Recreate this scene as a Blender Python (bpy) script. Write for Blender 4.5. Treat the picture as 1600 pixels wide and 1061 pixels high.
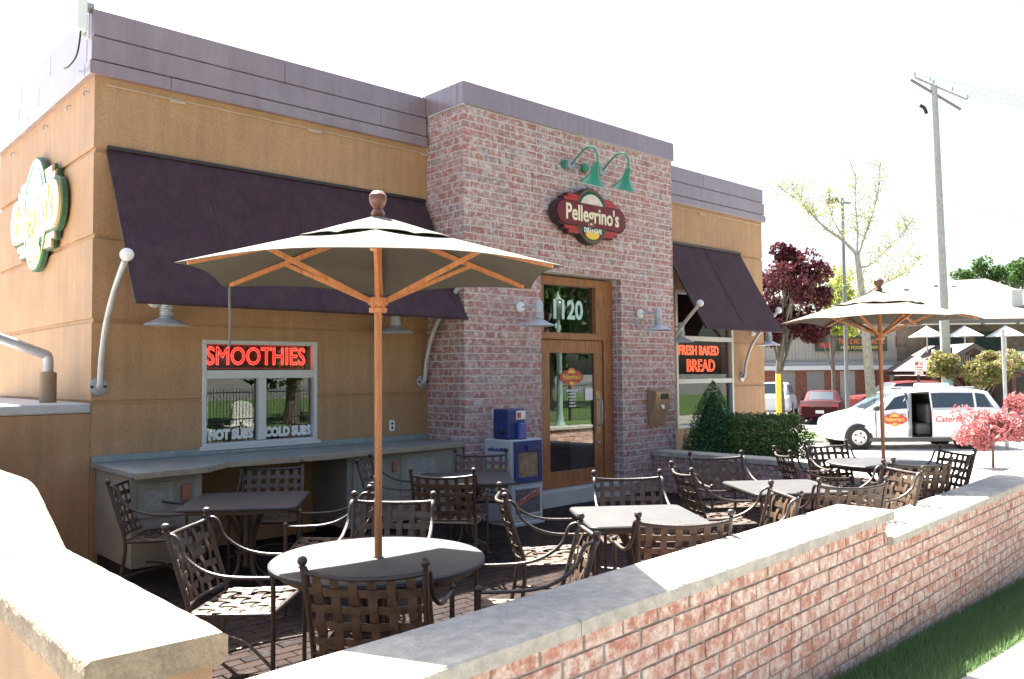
import bpy, math, random
from math import sin, cos, pi, radians, sqrt
from mathutils import Vector, Matrix

# ------------------------------------------------------------------ clear
for o in list(bpy.data.objects):
    bpy.data.objects.remove(o, do_unlink=True)
S = bpy.context.scene
COL = S.collection

# ------------------------------------------------------------------ camera
YAW, PITCH, ROLL = radians(47.246), radians(2.371), radians(-0.470)
fw = Vector((cos(YAW)*cos(PITCH), sin(YAW)*cos(PITCH), sin(PITCH)))
r0 = Vector((sin(YAW), -cos(YAW), 0)); u0 = r0.cross(fw)
rt = r0*cos(ROLL) + u0*sin(ROLL); up = u0*cos(ROLL) - r0*sin(ROLL)
cam = bpy.data.cameras.new('camera'); cam.sensor_width = 36; cam.lens = 36*1298.15/1600
cam.clip_start = .05; cam.clip_end = 2000
co = bpy.data.objects.new('camera', cam); COL.objects.link(co)
m = Matrix((rt, up, -fw)).transposed().to_4x4(); m.translation = (0, 0, 1.75)
co.matrix_world = m; S.camera = co

# ------------------------------------------------------------------ light
SUN = Vector((.15, .61, 1.0)).normalized()
world = bpy.data.worlds.new('World'); S.world = world; world.use_nodes = True
nt = world.node_tree; nt.nodes.clear()
sky = nt.nodes.new('ShaderNodeTexSky'); sky.sky_type = 'NISHITA'; sky.sun_disc = False
sky.sun_elevation = math.asin(SUN.z); sky.sun_rotation = math.atan2(SUN.x, SUN.y)
sky.air_density = 1.0; sky.dust_density = 4.0; sky.ozone_density = 1.0
bg = nt.nodes.new('ShaderNodeBackground'); bg.inputs[1].default_value = .062
wo = nt.nodes.new('ShaderNodeOutputWorld')
nt.links.new(sky.outputs[0], bg.inputs[0]); nt.links.new(bg.outputs[0], wo.inputs[0])
sl = bpy.data.lights.new('sun', 'SUN'); sl.energy = 5.0; sl.angle = radians(.5); sl.color = (1, .95, .87)
so = bpy.data.objects.new('sun', sl); COL.objects.link(so)
so.rotation_euler = (-SUN).to_track_quat('-Z', 'Y').to_euler(); so.location = (0, 0, 20)
S.view_settings.view_transform = 'Standard'; S.view_settings.look = 'None'
S.view_settings.exposure = 2.55; S.view_settings.gamma = 1.0
S.view_settings.use_curve_mapping = False

# ------------------------------------------------------------------ materials
MAT = {}
def nodes(name):
    mt = bpy.data.materials.new(name); mt.use_nodes = True
    n = mt.node_tree; n.nodes.clear()
    out = n.nodes.new('ShaderNodeOutputMaterial'); b = n.nodes.new('ShaderNodeBsdfPrincipled')
    n.links.new(b.outputs[0], out.inputs[0])
    return mt, n, b, out
def ramp(n, pts):
    r = n.nodes.new('ShaderNodeValToRGB'); e = r.color_ramp.elements
    while len(e) < len(pts): e.new(.5)
    for k, (p, c) in enumerate(pts):
        e[k].position = p; e[k].color = (*c, 1)
    return r
def M(name, col, rough=.6, metal=0., var=.12, scale=6., bump=0., bscale=80., spec=.5, emis=0., stain=None, sscale=1.5, coat=0., bdist=.02, grain=0., streak=0.):
    """painted / plain surface: colour with soft uneven mottling, optional stains and fine relief"""
    if name in MAT: return MAT[name]
    mt, n, b, out = nodes(name); L = n.links.new
    tc = n.nodes.new('ShaderNodeTexCoord')
    nz = n.nodes.new('ShaderNodeTexNoise'); nz.inputs['Scale'].default_value = scale; nz.inputs['Detail'].default_value = 6
    L(tc.outputs['Object'], nz.inputs['Vector'])
    lo = tuple(c*(1-var) for c in col); hi = tuple(min(1, c*(1+var)) for c in col)
    r = ramp(n, [(.3, lo), (.7, hi)]); L(nz.outputs[0], r.inputs[0]); last = r.outputs[0]
    if stain:
        n2 = n.nodes.new('ShaderNodeTexNoise'); n2.inputs['Scale'].default_value = sscale; n2.inputs['Detail'].default_value = 8
        n2.inputs['Roughness'].default_value = .65
        L(tc.outputs['Object'], n2.inputs['Vector'])
        r2 = ramp(n, [(.48, (0, 0, 0)), (.72, (1, 1, 1))]); L(n2.outputs[0], r2.inputs[0])
        mx = n.nodes.new('ShaderNodeMix'); mx.data_type = 'RGBA'
        L(r2.outputs[0], mx.inputs[0]); L(last, mx.inputs[6]); mx.inputs[7].default_value = (*stain, 1); last = mx.outputs[2]
    def mult(sock, fac, lo_, hi_):
        rr = ramp(n, [(.3, (1-fac,)*3), (.7, (1+fac*.6,)*3)]); L(sock, rr.inputs[0])
        mm = n.nodes.new('ShaderNodeMix'); mm.data_type = 'RGBA'; mm.blend_type = 'MULTIPLY'; mm.inputs[0].default_value = 1; mm.clamp_result = False
        L(last, mm.inputs[6]); L(rr.outputs[0], mm.inputs[7]); return mm.outputs[2]
    if grain:
        ng = n.nodes.new('ShaderNodeTexNoise'); ng.inputs['Scale'].default_value = 75; ng.inputs['Detail'].default_value = 4; ng.inputs['Roughness'].default_value = .8
        L(tc.outputs['Object'], ng.inputs['Vector']); last = mult(ng.outputs[0], grain, 0, 0)
    if streak:
        mp = n.nodes.new('ShaderNodeMapping'); mp.inputs['Scale'].default_value = (5, 5, .35); L(tc.outputs['Object'], mp.inputs[0])
        ns = n.nodes.new('ShaderNodeTexNoise'); ns.inputs['Scale'].default_value = 2.2; ns.inputs['Detail'].default_value = 7; ns.inputs['Roughness'].default_value = .7
        L(mp.outputs[0], ns.inputs['Vector']); last = mult(ns.outputs[0], streak, 0, 0)
    L(last, b.inputs['Base Color'])
    b.inputs['Roughness'].default_value = rough; b.inputs['Metallic'].default_value = metal
    b.inputs['Specular IOR Level'].default_value = spec; b.inputs['Coat Weight'].default_value = coat
    if emis:
        b.inputs['Emission Color'].default_value = (*col, 1); b.inputs['Emission Strength'].default_value = emis
    if bump:
        n3 = n.nodes.new('ShaderNodeTexNoise'); n3.inputs['Scale'].default_value = bscale; n3.inputs['Detail'].default_value = 4
        L(tc.outputs['Object'], n3.inputs['Vector'])
        bp = n.nodes.new('ShaderNodeBump'); bp.inputs['Strength'].default_value = bump; bp.inputs['Distance'].default_value = bdist
        L(n3.outputs[0], bp.inputs['Height']); L(bp.outputs[0], b.inputs['Normal'])
    MAT[name] = mt; return mt
def rnd_value(n):
    """one random number for each piece, whether it is an object of its own or an island of a joined mesh"""
    L = n.links.new
    oi = n.nodes.new('ShaderNodeObjectInfo'); ge = n.nodes.new('ShaderNodeNewGeometry')
    a = n.nodes.new('ShaderNodeMath'); a.operation = 'ADD'
    L(oi.outputs['Random'], a.inputs[0]); L(ge.outputs['Random Per Island'], a.inputs[1])
    f = n.nodes.new('ShaderNodeMath'); f.operation = 'FRACT'; L(a.outputs[0], f.inputs[0])
    return f, ge
def Mbrick(name, cols, wash, lo=.5, hi=.62, wscale=9., rough=.85, bump=.5, spec=.3):
    mt, n, b, out = nodes(name); L = n.links.new
    f, ge = rnd_value(n)
    k = len(cols); r = ramp(n, [((i+.5)/k, c) for i, c in enumerate(cols)]); L(f.outputs[0], r.inputs[0])
    # offset the wash pattern by the piece's random number so that it breaks at every joint
    mu = n.nodes.new('ShaderNodeMath'); mu.operation = 'MULTIPLY'; mu.inputs[1].default_value = 37.; L(f.outputs[0], mu.inputs[0])
    ad = n.nodes.new('ShaderNodeVectorMath'); ad.operation = 'ADD'
    L(ge.outputs['Position'], ad.inputs[0]); L(mu.outputs[0], ad.inputs[1])
    nz = n.nodes.new('ShaderNodeTexNoise'); nz.inputs['Scale'].default_value = wscale; nz.inputs['Detail'].default_value = 7
    nz.inputs['Roughness'].default_value = .68; L(ad.outputs[0], nz.inputs['Vector'])
    r2 = ramp(n, [(lo, (0, 0, 0)), (hi, (1, 1, 1))]); L(nz.outputs[0], r2.inputs[0])
    mx = n.nodes.new('ShaderNodeMix'); mx.data_type = 'RGBA'; L(r2.outputs[0], mx.inputs[0]); L(r.outputs[0], mx.inputs[6])
    mx.inputs[7].default_value = (*wash, 1)
    n2 = n.nodes.new('ShaderNodeTexNoise'); n2.inputs['Scale'].default_value = 60; n2.inputs['Detail'].default_value = 5
    L(ge.outputs['Position'], n2.inputs['Vector'])
    r3 = ramp(n, [(.25, (.72, .72, .72)), (.7, (1.12, 1.12, 1.12))]); L(n2.outputs[0], r3.inputs[0])
    m2 = n.nodes.new('ShaderNodeMix'); m2.data_type = 'RGBA'; m2.blend_type = 'MULTIPLY'; m2.inputs[0].default_value = 1
    L(mx.outputs[2], m2.inputs[6]); L(r3.outputs[0], m2.inputs[7]); L(m2.outputs[2], b.inputs['Base Color'])
    b.inputs['Roughness'].default_value = rough; b.inputs['Specular IOR Level'].default_value = spec
    bp = n.nodes.new('ShaderNodeBump'); bp.inputs['Strength'].default_value = bump; bp.inputs['Distance'].default_value = .01
    L(n2.outputs[0], bp.inputs['Height']); L(bp.outputs[0], b.inputs['Normal'])
    MAT[name] = mt; return mt
def Mleaf(name, cols, rough=.5, trans=.35, spec=.3):
    mt, n, b, out = nodes(name); L = n.links.new
    f, ge = rnd_value(n); k = len(cols)
    r = ramp(n, [((i+.5)/k, c) for i, c in enumerate(cols)]); L(f.outputs[0], r.inputs[0])
    L(r.outputs[0], b.inputs['Base Color']); b.inputs['Roughness'].default_value = rough
    b.inputs['Specular IOR Level'].default_value = spec
    t = n.nodes.new('ShaderNodeBsdfTranslucent'); L(r.outputs[0], t.inputs[0])
    mx = n.nodes.new('ShaderNodeMixShader'); mx.inputs[0].default_value = trans
    L(b.outputs[0], mx.inputs[1]); L(t.outputs[0], mx.inputs[2]); L(mx.outputs[0], out.inputs[0])
    MAT[name] = mt; return mt
def Mglass(name, ior=2.3, tint=(.55, .6, .58), rough=.0):
    mt, n, b, out = nodes(name); L = n.links.new; n.nodes.remove(b)
    lw = n.nodes.new('ShaderNodeLayerWeight'); pw_ = n.nodes.new('ShaderNodeMath'); pw_.operation = 'POWER'; pw_.inputs[1].default_value = 5
    L(lw.outputs['Facing'], pw_.inputs[0]); f0 = ((ior-1)/(ior+1))**2
    fr = n.nodes.new('ShaderNodeMath'); fr.operation = 'MULTIPLY_ADD'; L(pw_.outputs[0], fr.inputs[0]); fr.inputs[1].default_value = 1-f0; fr.inputs[2].default_value = f0
    t = n.nodes.new('ShaderNodeBsdfTransparent'); t.inputs[0].default_value = (*tint, 1)
    g = n.nodes.new('ShaderNodeBsdfGlossy'); g.inputs['Roughness'].default_value = rough; g.inputs[0].default_value = (.95, .97, .95, 1)
    mx = n.nodes.new('ShaderNodeMixShader'); L(fr.outputs[0], mx.inputs[0]); L(t.outputs[0], mx.inputs[1]); L(g.outputs[0], mx.inputs[2])
    L(mx.outputs[0], out.inputs[0]); MAT[name] = mt; return mt
def Mwood(name, a, c, rough=.4, sc=(3, 3, .35), scale=14., spec=.5):
    mt, n, b, out = nodes(name); L = n.links.new
    tc = n.nodes.new('ShaderNodeTexCoord'); mp = n.nodes.new('ShaderNodeMapping'); mp.inputs['Scale'].default_value = sc
    L(tc.outputs['Object'], mp.inputs[0])
    nz = n.nodes.new('ShaderNodeTexNoise'); nz.inputs['Scale'].default_value = scale; nz.inputs['Detail'].default_value = 8
    nz.inputs['Distortion'].default_value = .6; L(mp.outputs[0], nz.inputs['Vector'])
    r = ramp(n, [(.32, a), (.68, c)]); L(nz.outputs[0], r.inputs[0]); L(r.outputs[0], b.inputs['Base Color'])
    b.inputs['Roughness'].default_value = rough; b.inputs['Specular IOR Level'].default_value = spec
    bp = n.nodes.new('ShaderNodeBump'); bp.inputs['Strength'].default_value = .15; bp.inputs['Distance'].default_value = .005
    L(nz.outputs[0], bp.inputs['Height']); L(bp.outputs[0], b.inputs['Normal'])
    MAT[name] = mt; return mt

stucco = M('stucco', (.46, .262, .128), .5, var=.08, scale=2.2, bump=.55, bscale=120, stain=(.39, .215, .10), sscale=.9, bdist=.006, grain=.30, streak=.16, spec=.45)
concrete = M('concrete', (.46, .44, .40), .9, var=.16, scale=7, bump=.4, bscale=50, stain=(.36, .33, .28), sscale=3)
capstone = M('capstone', (.45, .42, .36), .9, var=.2, scale=14, bump=.8, bscale=45, stain=(.33, .32, .285), sscale=6, bdist=.012, grain=.15)
fascia = M('fascia', (.26, .19, .205), .32, var=.06, scale=3, bump=.05, bscale=20, stain=(.30, .23, .245), sscale=1.2, grain=.16, streak=.14, spec=.6, coat=.6)
awncloth = M('awning_cloth', (.055, .022, .033), .85, var=.18, scale=5, bump=.35, bscale=260, stain=(.07, .036, .044), sscale=1.8, grain=.5, streak=.3)
frame_dark = M('dark_steel', (.02, .015, .02), .5)
mortar_light = M('mortar_light', (.62, .58, .56), .95, var=.12, scale=14, bump=.4, bscale=120)
mortar_grey = M('mortar_grey', (.32, .29, .25), .95, var=.18, scale=14, bump=.5, bscale=120)
brick_pier = Mbrick('brick_pier', [(.35, .15, .135), (.39, .19, .175), (.41, .24, .225), (.40, .19, .165), (.31, .215, .205), (.43, .26, .24), (.42, .17, .135), (.38, .18, .16)], (.62, .54, .52), .455, .64, 14.)
brick_wall = Mbrick('brick_wall', [(.46, .205, .15), (.52, .27, .205), (.50, .25, .195), (.45, .19, .135), (.53, .31, .25)], (.72, .60, .52), .42, .62, 15.)
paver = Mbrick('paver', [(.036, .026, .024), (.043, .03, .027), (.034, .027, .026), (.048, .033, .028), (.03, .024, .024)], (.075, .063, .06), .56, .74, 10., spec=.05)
bronze = M('bronze_frame', (.036, .019, .012), .48, .1, var=.35, scale=30, bump=.2, bscale=90, spec=.9)
strapm = M('woven_strap', (.085, .050, .030), .52, 0, var=.35, scale=25, bump=.15, bscale=120, spec=.6)
tabletop = M('table_top', (.03, .03, .032), .6, 0, var=.3, scale=90, bump=.15, bscale=150, spec=.6, stain=(.05, .05, .05), sscale=7)
teak = Mwood('teak', (.36, .125, .042), (.54, .225, .085), .42)
doorwood = Mwood('door_wood', (.24, .088, .032), (.40, .175, .07), .35)
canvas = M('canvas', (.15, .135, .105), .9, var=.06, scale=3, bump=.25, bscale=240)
alu = M('aluminium', (.62, .62, .60), .45, .15, var=.05)
white = M('white_paint', (.78, .77, .74), .5, var=.04)
galv = M('galvanised', (.40, .41, .43), .45, .55, var=.15, scale=12)
counter_m = M('counter_steel', (.30, .335, .325), .42, .25, var=.2, scale=10, stain=(.24, .30, .27), sscale=2)
cabwood = M('cabinet_paint', (.30, .275, .22), .6, var=.15, scale=6, stain=(.24, .21, .17), sscale=3)
panelgrey = M('panel_grey', (.30, .29, .255), .6, var=.2, scale=20)
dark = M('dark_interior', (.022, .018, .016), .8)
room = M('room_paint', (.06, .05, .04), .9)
blackm = M('black_paint', (.015, .015, .016), .5)
green = M('green_enamel', (.028, .24, .125), .28, 0, var=.05, spec=.6)
blue = M('blue_enamel', (.016, .032, .15), .45, var=.15, scale=8, stain=(.022, .042, .13))
boxwhite = M('box_white', (.42, .45, .48), .5, var=.1, scale=8, stain=(.42, .44, .45), sscale=4)
copper = M('copper_box', (.40, .28, .175), .42, .35, var=.15, scale=10)
glass = Mglass('window_glass', 1.68, (.75, .8, .78)); doorglass = Mglass('door_glass', 2.0, (.7, .75, .73))
carglass = Mglass('car_glass', 1.8, (.22, .27, .30))
neon = M('neon_red', (1., .05, .04), .4, var=0, emis=1.1)
neon2 = M('neon_orange', (1., .12, .05), .4, var=0, emis=.55)
letterwhite = M('letter_white', (.80, .80, .78), .5, var=.02)
lettergreen = M('letter_green', (.50, .72, .56), .5, var=.02)
cream = M('cream', (.82, .74, .52), .4, var=.03, spec=.6)
maroon = M('maroon', (.16, .018, .025), .28, var=.05, spec=.6)
signred = M('sign_red', (.45, .045, .04), .28, var=.08, spec=.6)
signgreen = M('sign_green', (.025, .10, .055), .28, var=.1, spec=.6)
yellow = M('yellow', (.80, .52, .06), .35, var=.05, spec=.6)
orange = M('orange', (.72, .17, .04), .35, var=.05)
palesun = M('pale_dome', (.72, .64, .58), .3, var=.15, scale=10, spec=.6)
signback = M('sign_back', (.03, .022, .022), .5)
asphalt = M('asphalt', (.15, .146, .138), .9, var=.12, scale=3, bump=.4, bscale=60, stain=(.14, .135, .13), sscale=.6)
pale_paving = M('pale_paving', (.40, .38, .345), .9, var=.1, scale=2, bump=.3, bscale=60, stain=(.40, .38, .34), sscale=.8)
lawnm = M('lawn_soil', (.08, .14, .035), .95, var=.35, scale=9, bump=.9, bscale=40, stain=(.085, .12, .03), sscale=1.4)
soil = M('soil', (.075, .045, .03), .95, var=.3, scale=20, bump=.8, bscale=60)
grassm = Mleaf('grass_blade', [(.16, .27, .10), (.19, .30, .12), (.22, .31, .135), (.13, .23, .085)], .5, .3)
leaf_maple = Mleaf('leaf_purple', [(.085, .018, .026), (.12, .022, .032), (.06, .016, .022), (.16, .045, .055), (.10, .02, .03)], .35, .3, .5)
leaf_pink = Mleaf('leaf_pink', [(.42, .12, .13), (.50, .20, .20), (.36, .08, .095), (.54, .30, .28)], .5, .4)
leaf_hedge = Mleaf('leaf_hedge', [(.07, .13, .04), (.09, .17, .05), (.125, .20, .06), (.18, .235, .075), (.08, .145, .042)], .45, .25)
leaf_cone = Mleaf('leaf_cone', [(.05, .13, .05), (.065, .165, .057), (.09, .21, .068), (.055, .145, .052)], .5, .25)
leaf_pale = Mleaf('leaf_pale', [(.36, .40, .10), (.42, .45, .14), (.30, .36, .07)], .5, .55)
leaf_lime = Mleaf('leaf_lime', [(.34, .38, .06), (.40, .42, .10), (.26, .33, .05)], .5, .5)
leaf_bush = Mleaf('leaf_bush', [(.22, .27, .06), (.33, .34, .10), (.14, .17, .05), (.34, .22, .15), (.20, .11, .075)], .5, .4)
leaf_far = Mleaf('leaf_far', [(.06, .13, .03), (.09, .17, .04), (.05, .10, .025)], .5, .35)
leaf_street = Mleaf('leaf_street', [(.035, .075, .018), (.055, .11, .025), (.09, .15, .03), (.03, .06, .015)], .5, .35)
bark = M('bark', (.16, .13, .105), .95, var=.3, scale=14, bump=.8, bscale=30)
barkpale = M('bark_pale', (.30, .27, .23), .95, var=.25, scale=10, bump=.8, bscale=25)
polewood = M('pole_wood', (.38, .37, .35), .9, var=.15, scale=10, bump=.4, bscale=40)
carwhite = M('car_white', (.74, .75, .76), .25, var=.01, coat=.6)
carmaroon = M('car_maroon', (.045, .004, .007), .45, var=.03, spec=.2)
carred = M('car_red', (.10, .012, .012), .45, var=.03, spec=.2)
tyre = M('tyre', (.022, .022, .022), .8)
rimm = M('rim', (.52, .53, .55), .35, .6)
lightred = M('tail_lamp', (.35, .02, .02), .25)
farbrick = M('far_brick', (.30, .115, .075), .9, var=.35, scale=6, bump=.3, bscale=12, stain=(.22, .09, .06), sscale=5)
siding = M('siding_paint', (.44, .41, .36), .8, var=.06)
farroof = M('far_shingle', (.17, .15, .135), .95, var=.12, scale=3, bump=.5, bscale=20)
grey = M('grey_paint', (.30, .31, .32), .6)
brownwood = M('brown_wood', (.16, .075, .05), .6, var=.2)
yellowpost = M('yellow_post', (.75, .52, .05), .5)
stone_pale = M('stone_pale', (.68, .66, .62), .8)
verdigris = M('verdigris', (.22, .33, .29), .6, var=.2)
straptie = M('tie_strap', (.10, .10, .09), .8)
shadewhite = M('lamp_enamel', (.46, .49, .52), .35, .1, var=.06, spec=.6)
insl = M('lamp_inside', (.7, .7, .7), .5)

# ------------------------------------------------------------------ mesh helpers
class MB:
    def __init__(s): s.v = []; s.f = []; s.m = []
    def add(s, vs, fs, m=0):
        b = len(s.v); s.v += [tuple(v) for v in vs]
        for f in fs: s.f.append(tuple(i+b for i in f)); s.m.append(m)
        return s
    def box(s, x0, x1, y0, y1, z0, z1, m=0):
        if x0 > x1: x0, x1 = x1, x0
        if y0 > y1: y0, y1 = y1, y0
        if z0 > z1: z0, z1 = z1, z0
        vs = [(x, y, z) for z in (z0, z1) for y in (y0, y1) for x in (x0, x1)]
        return s.add(vs, [(0, 2, 3, 1), (4, 5, 7, 6), (0, 1, 5, 4), (2, 6, 7, 3), (0, 4, 6, 2), (1, 3, 7, 5)], m)
    def cbox(s, x0, x1, y0, y1, z0, z1, c=.004, m=0):
        """box with chamfered edges"""
        X = (x0, x1); Y = (y0, y1); Z = (z0, z1); vs = []; idx = {}
        for i in (0, 1):
            for j in (0, 1):
                for k in (0, 1):
                    sx, sy, sz = (1 if i == 0 else -1), (1 if j == 0 else -1), (1 if k == 0 else -1)
                    for a in range(3):
                        p = [X[i]+sx*c, Y[j]+sy*c, Z[k]+sz*c]; p[a] = (X[i], Y[j], Z[k])[a]
                        idx[(i, j, k, a)] = len(vs); vs.append(tuple(p))
        g = lambda i, j, k, a: idx[(i, j, k, a)]
        fs = [(g(0,0,0,0), g(0,0,1,0), g(0,1,1,0), g(0,1,0,0)), (g(1,0,0,0), g(1,1,0,0), g(1,1,1,0), g(1,0,1,0)),
              (g(0,0,0,1), g(1,0,0,1), g(1,0,1,1), g(0,0,1,1)), (g(0,1,0,1), g(0,1,1,1), g(1,1,1,1), g(1,1,0,1)),
              (g(0,0,0,2), g(0,1,0,2), g(1,1,0,2), g(1,0,0,2)), (g(0,0,1,2), g(1,0,1,2), g(1,1,1,2), g(0,1,1,2))]
        for i in (0, 1):
            for j in (0, 1):
                fs.append((g(i,j,0,0), g(i,j,1,0), g(i,j,1,1), g(i,j,0,1)) if (i == j) else (g(i,j,0,1), g(i,j,1,1), g(i,j,1,0), g(i,j,0,0)))
        for i in (0, 1):
            for k in (0, 1):
                fs.append((g(i,0,k,2), g(i,1,k,2), g(i,1,k,0), g(i,0,k,0)) if (i == k) else (g(i,0,k,0), g(i,1,k,0), g(i,1,k,2), g(i,0,k,2)))
        for j in (0, 1):
            for k in (0, 1):
                fs.append((g(0,j,k,1), g(1,j,k,1), g(1,j,k,2), g(0,j,k,2)) if (j == k) else (g(0,j,k,2), g(1,j,k,2), g(1,j,k,1), g(0,j,k,1)))
        for i in (0, 1):
            for j in (0, 1):
                for k in (0, 1):
                    t = (g(i,j,k,0), g(i,j,k,1), g(i,j,k,2)); fs.append(t if (i+j+k) % 2 == 0 else t[::-1])
        return s.add(vs, fs, m)
    def tube(s, pts, r, n=8, m=0, caps=True, flat=1.):
        pts = [Vector(p) for p in pts]; k = len(pts)
        rs = r if isinstance(r, (list, tuple)) else [r]*k
        vs = []; ref = None
        for i, p in enumerate(pts):
            d = (pts[min(i+1, k-1)] - pts[max(i-1, 0)]).normalized()
            if ref is None:
                ref = Vector((0, 0, 1)) if abs(d.z) < .9 else Vector((1, 0, 0))
            a = (ref - d*ref.dot(d))
            if a.length < 1e-5: a = d.orthogonal()
            a.normalize(); b = d.cross(a); ref = a
            for j in range(n):
                t = 2*pi*j/n; vs.append(p + (a*cos(t)*flat + b*sin(t))*rs[i])
        fs = [(i*n+j, i*n+(j+1) % n, (i+1)*n+(j+1) % n, (i+1)*n+j) for i in range(k-1) for j in range(n)]
        if caps: fs += [tuple(range(n))[::-1], tuple((k-1)*n+j for j in range(n))]
        return s.add(vs, fs, m)
    def lathe(s, prof, n=16, c=(0, 0, 0), m=0, axis=None, caps=True):
        """profile of (radius, height) about z, or about axis"""
        q = Vector((0, 0, 1)).rotation_difference(Vector(axis).normalized()) if axis else None
        vs = []; C = Vector(c)
        for (r, z) in prof:
            for j in range(n):
                t = 2*pi*j/n; p = Vector((r*cos(t), r*sin(t), z))
                if q: p = q @ p
                vs.append(C+p)
        k = len(prof)
        fs = [(i*n+j, i*n+(j+1) % n, (i+1)*n+(j+1) % n, (i+1)*n+j) for i in range(k-1) for j in range(n)]
        if caps: fs += [tuple(range(n))[::-1], tuple((k-1)*n+j for j in range(n))]
        return s.add(vs, fs, m)
    def ball(s, c, r, n=10, m=0, sz=1.):
        k = max(5, n//2+1); pr = [(max(1e-4, r*sin(pi*i/k)), -r*sz*cos(pi*i/k)) for i in range(k+1)]
        return s.lathe(pr, n, c, m)
    def prism_y(s, poly, y0, y1, m=0):
        """polygon in x,z (counter-clockwise seen from -y) extruded from y0 (front) to y1 (back)"""
        n = len(poly); vs = [(x, y0, z) for x, z in poly] + [(x, y1, z) for x, z in poly]
        fs = [tuple(range(n)), tuple(range(2*n-1, n-1, -1))] + [(i, i+n, (i+1) % n+n, (i+1) % n) for i in range(n)]
        return s.add(vs, fs, m)
    def prism_z(s, poly, z0, z1, m=0):
        n = len(poly); vs = [(x, y, z0) for x, y in poly] + [(x, y, z1) for x, y in poly]
        fs = [tuple(range(n))[::-1], tuple(range(n, 2*n))] + [(i, (i+1) % n, (i+1) % n+n, i+n) for i in range(n)]
        return s.add(vs, fs, m)
    def build(s, name, mats, parent=None, smooth=False, angle=35, loc=None, rz=None):
        me = bpy.data.meshes.new(name); me.from_pydata(s.v, [], s.f)
        mats = mats if isinstance(mats, (list, tuple)) else [mats]
        for q in mats: me.materials.append(q)
        if len(mats) > 1: me.polygons.foreach_set('material_index', s.m)
        if smooth:
            me.polygons.foreach_set('use_smooth', [True]*len(me.polygons)); me.set_sharp_from_angle(angle=radians(angle))
        me.update()
        o = bpy.data.objects.new(name, me); COL.objects.link(o)
        if parent: o.parent = parent
        if loc: o.location = loc
        if rz is not None: o.rotation_euler = (0, 0, rz)
        return o
def tag(o, label=None, cat=None, group=None, kind=None):
    if label: o['label'] = label
    if cat: o['category'] = cat
    if group: o['group'] = group
    if kind: o['kind'] = kind
    return o
def thing(name, label, cat, loc=(0, 0, 0), rz=0, group=None):
    o = bpy.data.objects.new(name, None); COL.objects.link(o); o.location = loc; o.rotation_euler = (0, 0, rz)
    o.empty_display_size = .2
    return tag(o, label, cat, group)
def copy_tree(o, parent=None):
    c = o.copy(); COL.objects.link(c); c.parent = parent
    for ch in o.children: copy_tree(ch, c)
    return c
def inst(src, name, parent, loc=None, rot=None, scale=None):
    o = bpy.data.objects.new(name, src.data); COL.objects.link(o); o.parent = parent
    if loc: o.location = loc
    if rot: o.rotation_euler = rot
    if scale: o.scale = scale
    return o
def text(name, body, size, mat, parent, loc, rot=(pi/2, 0, 0), extrude=.003, bold=0., sx=1., align='CENTER', outline=0., shear=0., spacing=1.):
    cu = bpy.data.curves.new(name, 'FONT'); cu.body = body; cu.size = size; cu.align_x = align; cu.align_y = 'CENTER'
    cu.offset = bold; cu.shear = shear; cu.space_character = spacing; cu.resolution_u = 3
    if outline: cu.fill_mode = 'NONE'; cu.bevel_depth = outline; cu.bevel_resolution = 1
    else: cu.extrude = extrude
    t = bpy.data.objects.new(name, cu); COL.objects.link(t)
    bpy.context.view_layer.update()
    dg = bpy.context.evaluated_depsgraph_get(); me = bpy.data.meshes.new_from_object(t.evaluated_get(dg))
    bpy.data.objects.remove(t, do_unlink=True); bpy.data.curves.remove(cu)
    me.materials.clear(); me.materials.append(mat)
    o = bpy.data.objects.new(name, me); COL.objects.link(o); o.parent = parent; o.location = loc; o.rotation_euler = rot; o.scale = (sx, 1, 1)
    return o
def spline(pts, n=6):
    P = [Vector(p) for p in pts]; out = []
    for i in range(len(P)-1):
        a, b, c, d = P[max(i-1, 0)], P[i], P[i+1], P[min(i+2, len(P)-1)]
        for k in range(n):
            t = k/n; out.append(.5*((2*b)+(c-a)*t+(2*a-5*b+4*c-d)*t*t+(3*b-a-3*c+d)*t*t*t))
    out.append(P[-1]); return out
RD = random.Random(7)
# street axes, seen from where the photographer stands: F away from him, R to his right
Rx, Ry, Fx, Fy = .735, -.679, .679, .734
def st(r, f): return (Rx*r+Fx*f, Ry*r+Fy*f)
VIEW_RZ = math.atan2(Ry, Rx)
def wy(x): return 2.28 + .066*(x-2.76)          # outer face line of the brick patio wall
def zg(x): return max(-.55, min(.10, -.17-.055*(x-5.16)))   # the pavement falls to the right

# ================================================================== GROUND
def sheet(name, mat, xs, yrows, dz=0., zf=zg, kind='structure'):
    """grid sheet: xs list, yrows(x) gives the list of y for that x"""
    b = MB(); n = None
    for x in xs:
        ys = yrows(x); n = len(ys)
        b.v += [(x, y, zf(x)+dz) for y in ys]
    for i in range(len(xs)-1):
        for j in range(n-1):
            b.f.append((i*n+j, (i+1)*n+j, (i+1)*n+j+1, i*n+j+1)); b.m.append(0)
    o = b.build(name, mat); tag(o, kind=kind); return o
far = [-900, -300, -80, -30, -10, -4, 0]
xs_all = far + [.8, 2, 3, 4, 5, 6, 7, 8, 9, 10, 11, 12, 13, 14.4, 17, 20, 24, 30, 60, 150, 400, 900]
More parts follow.
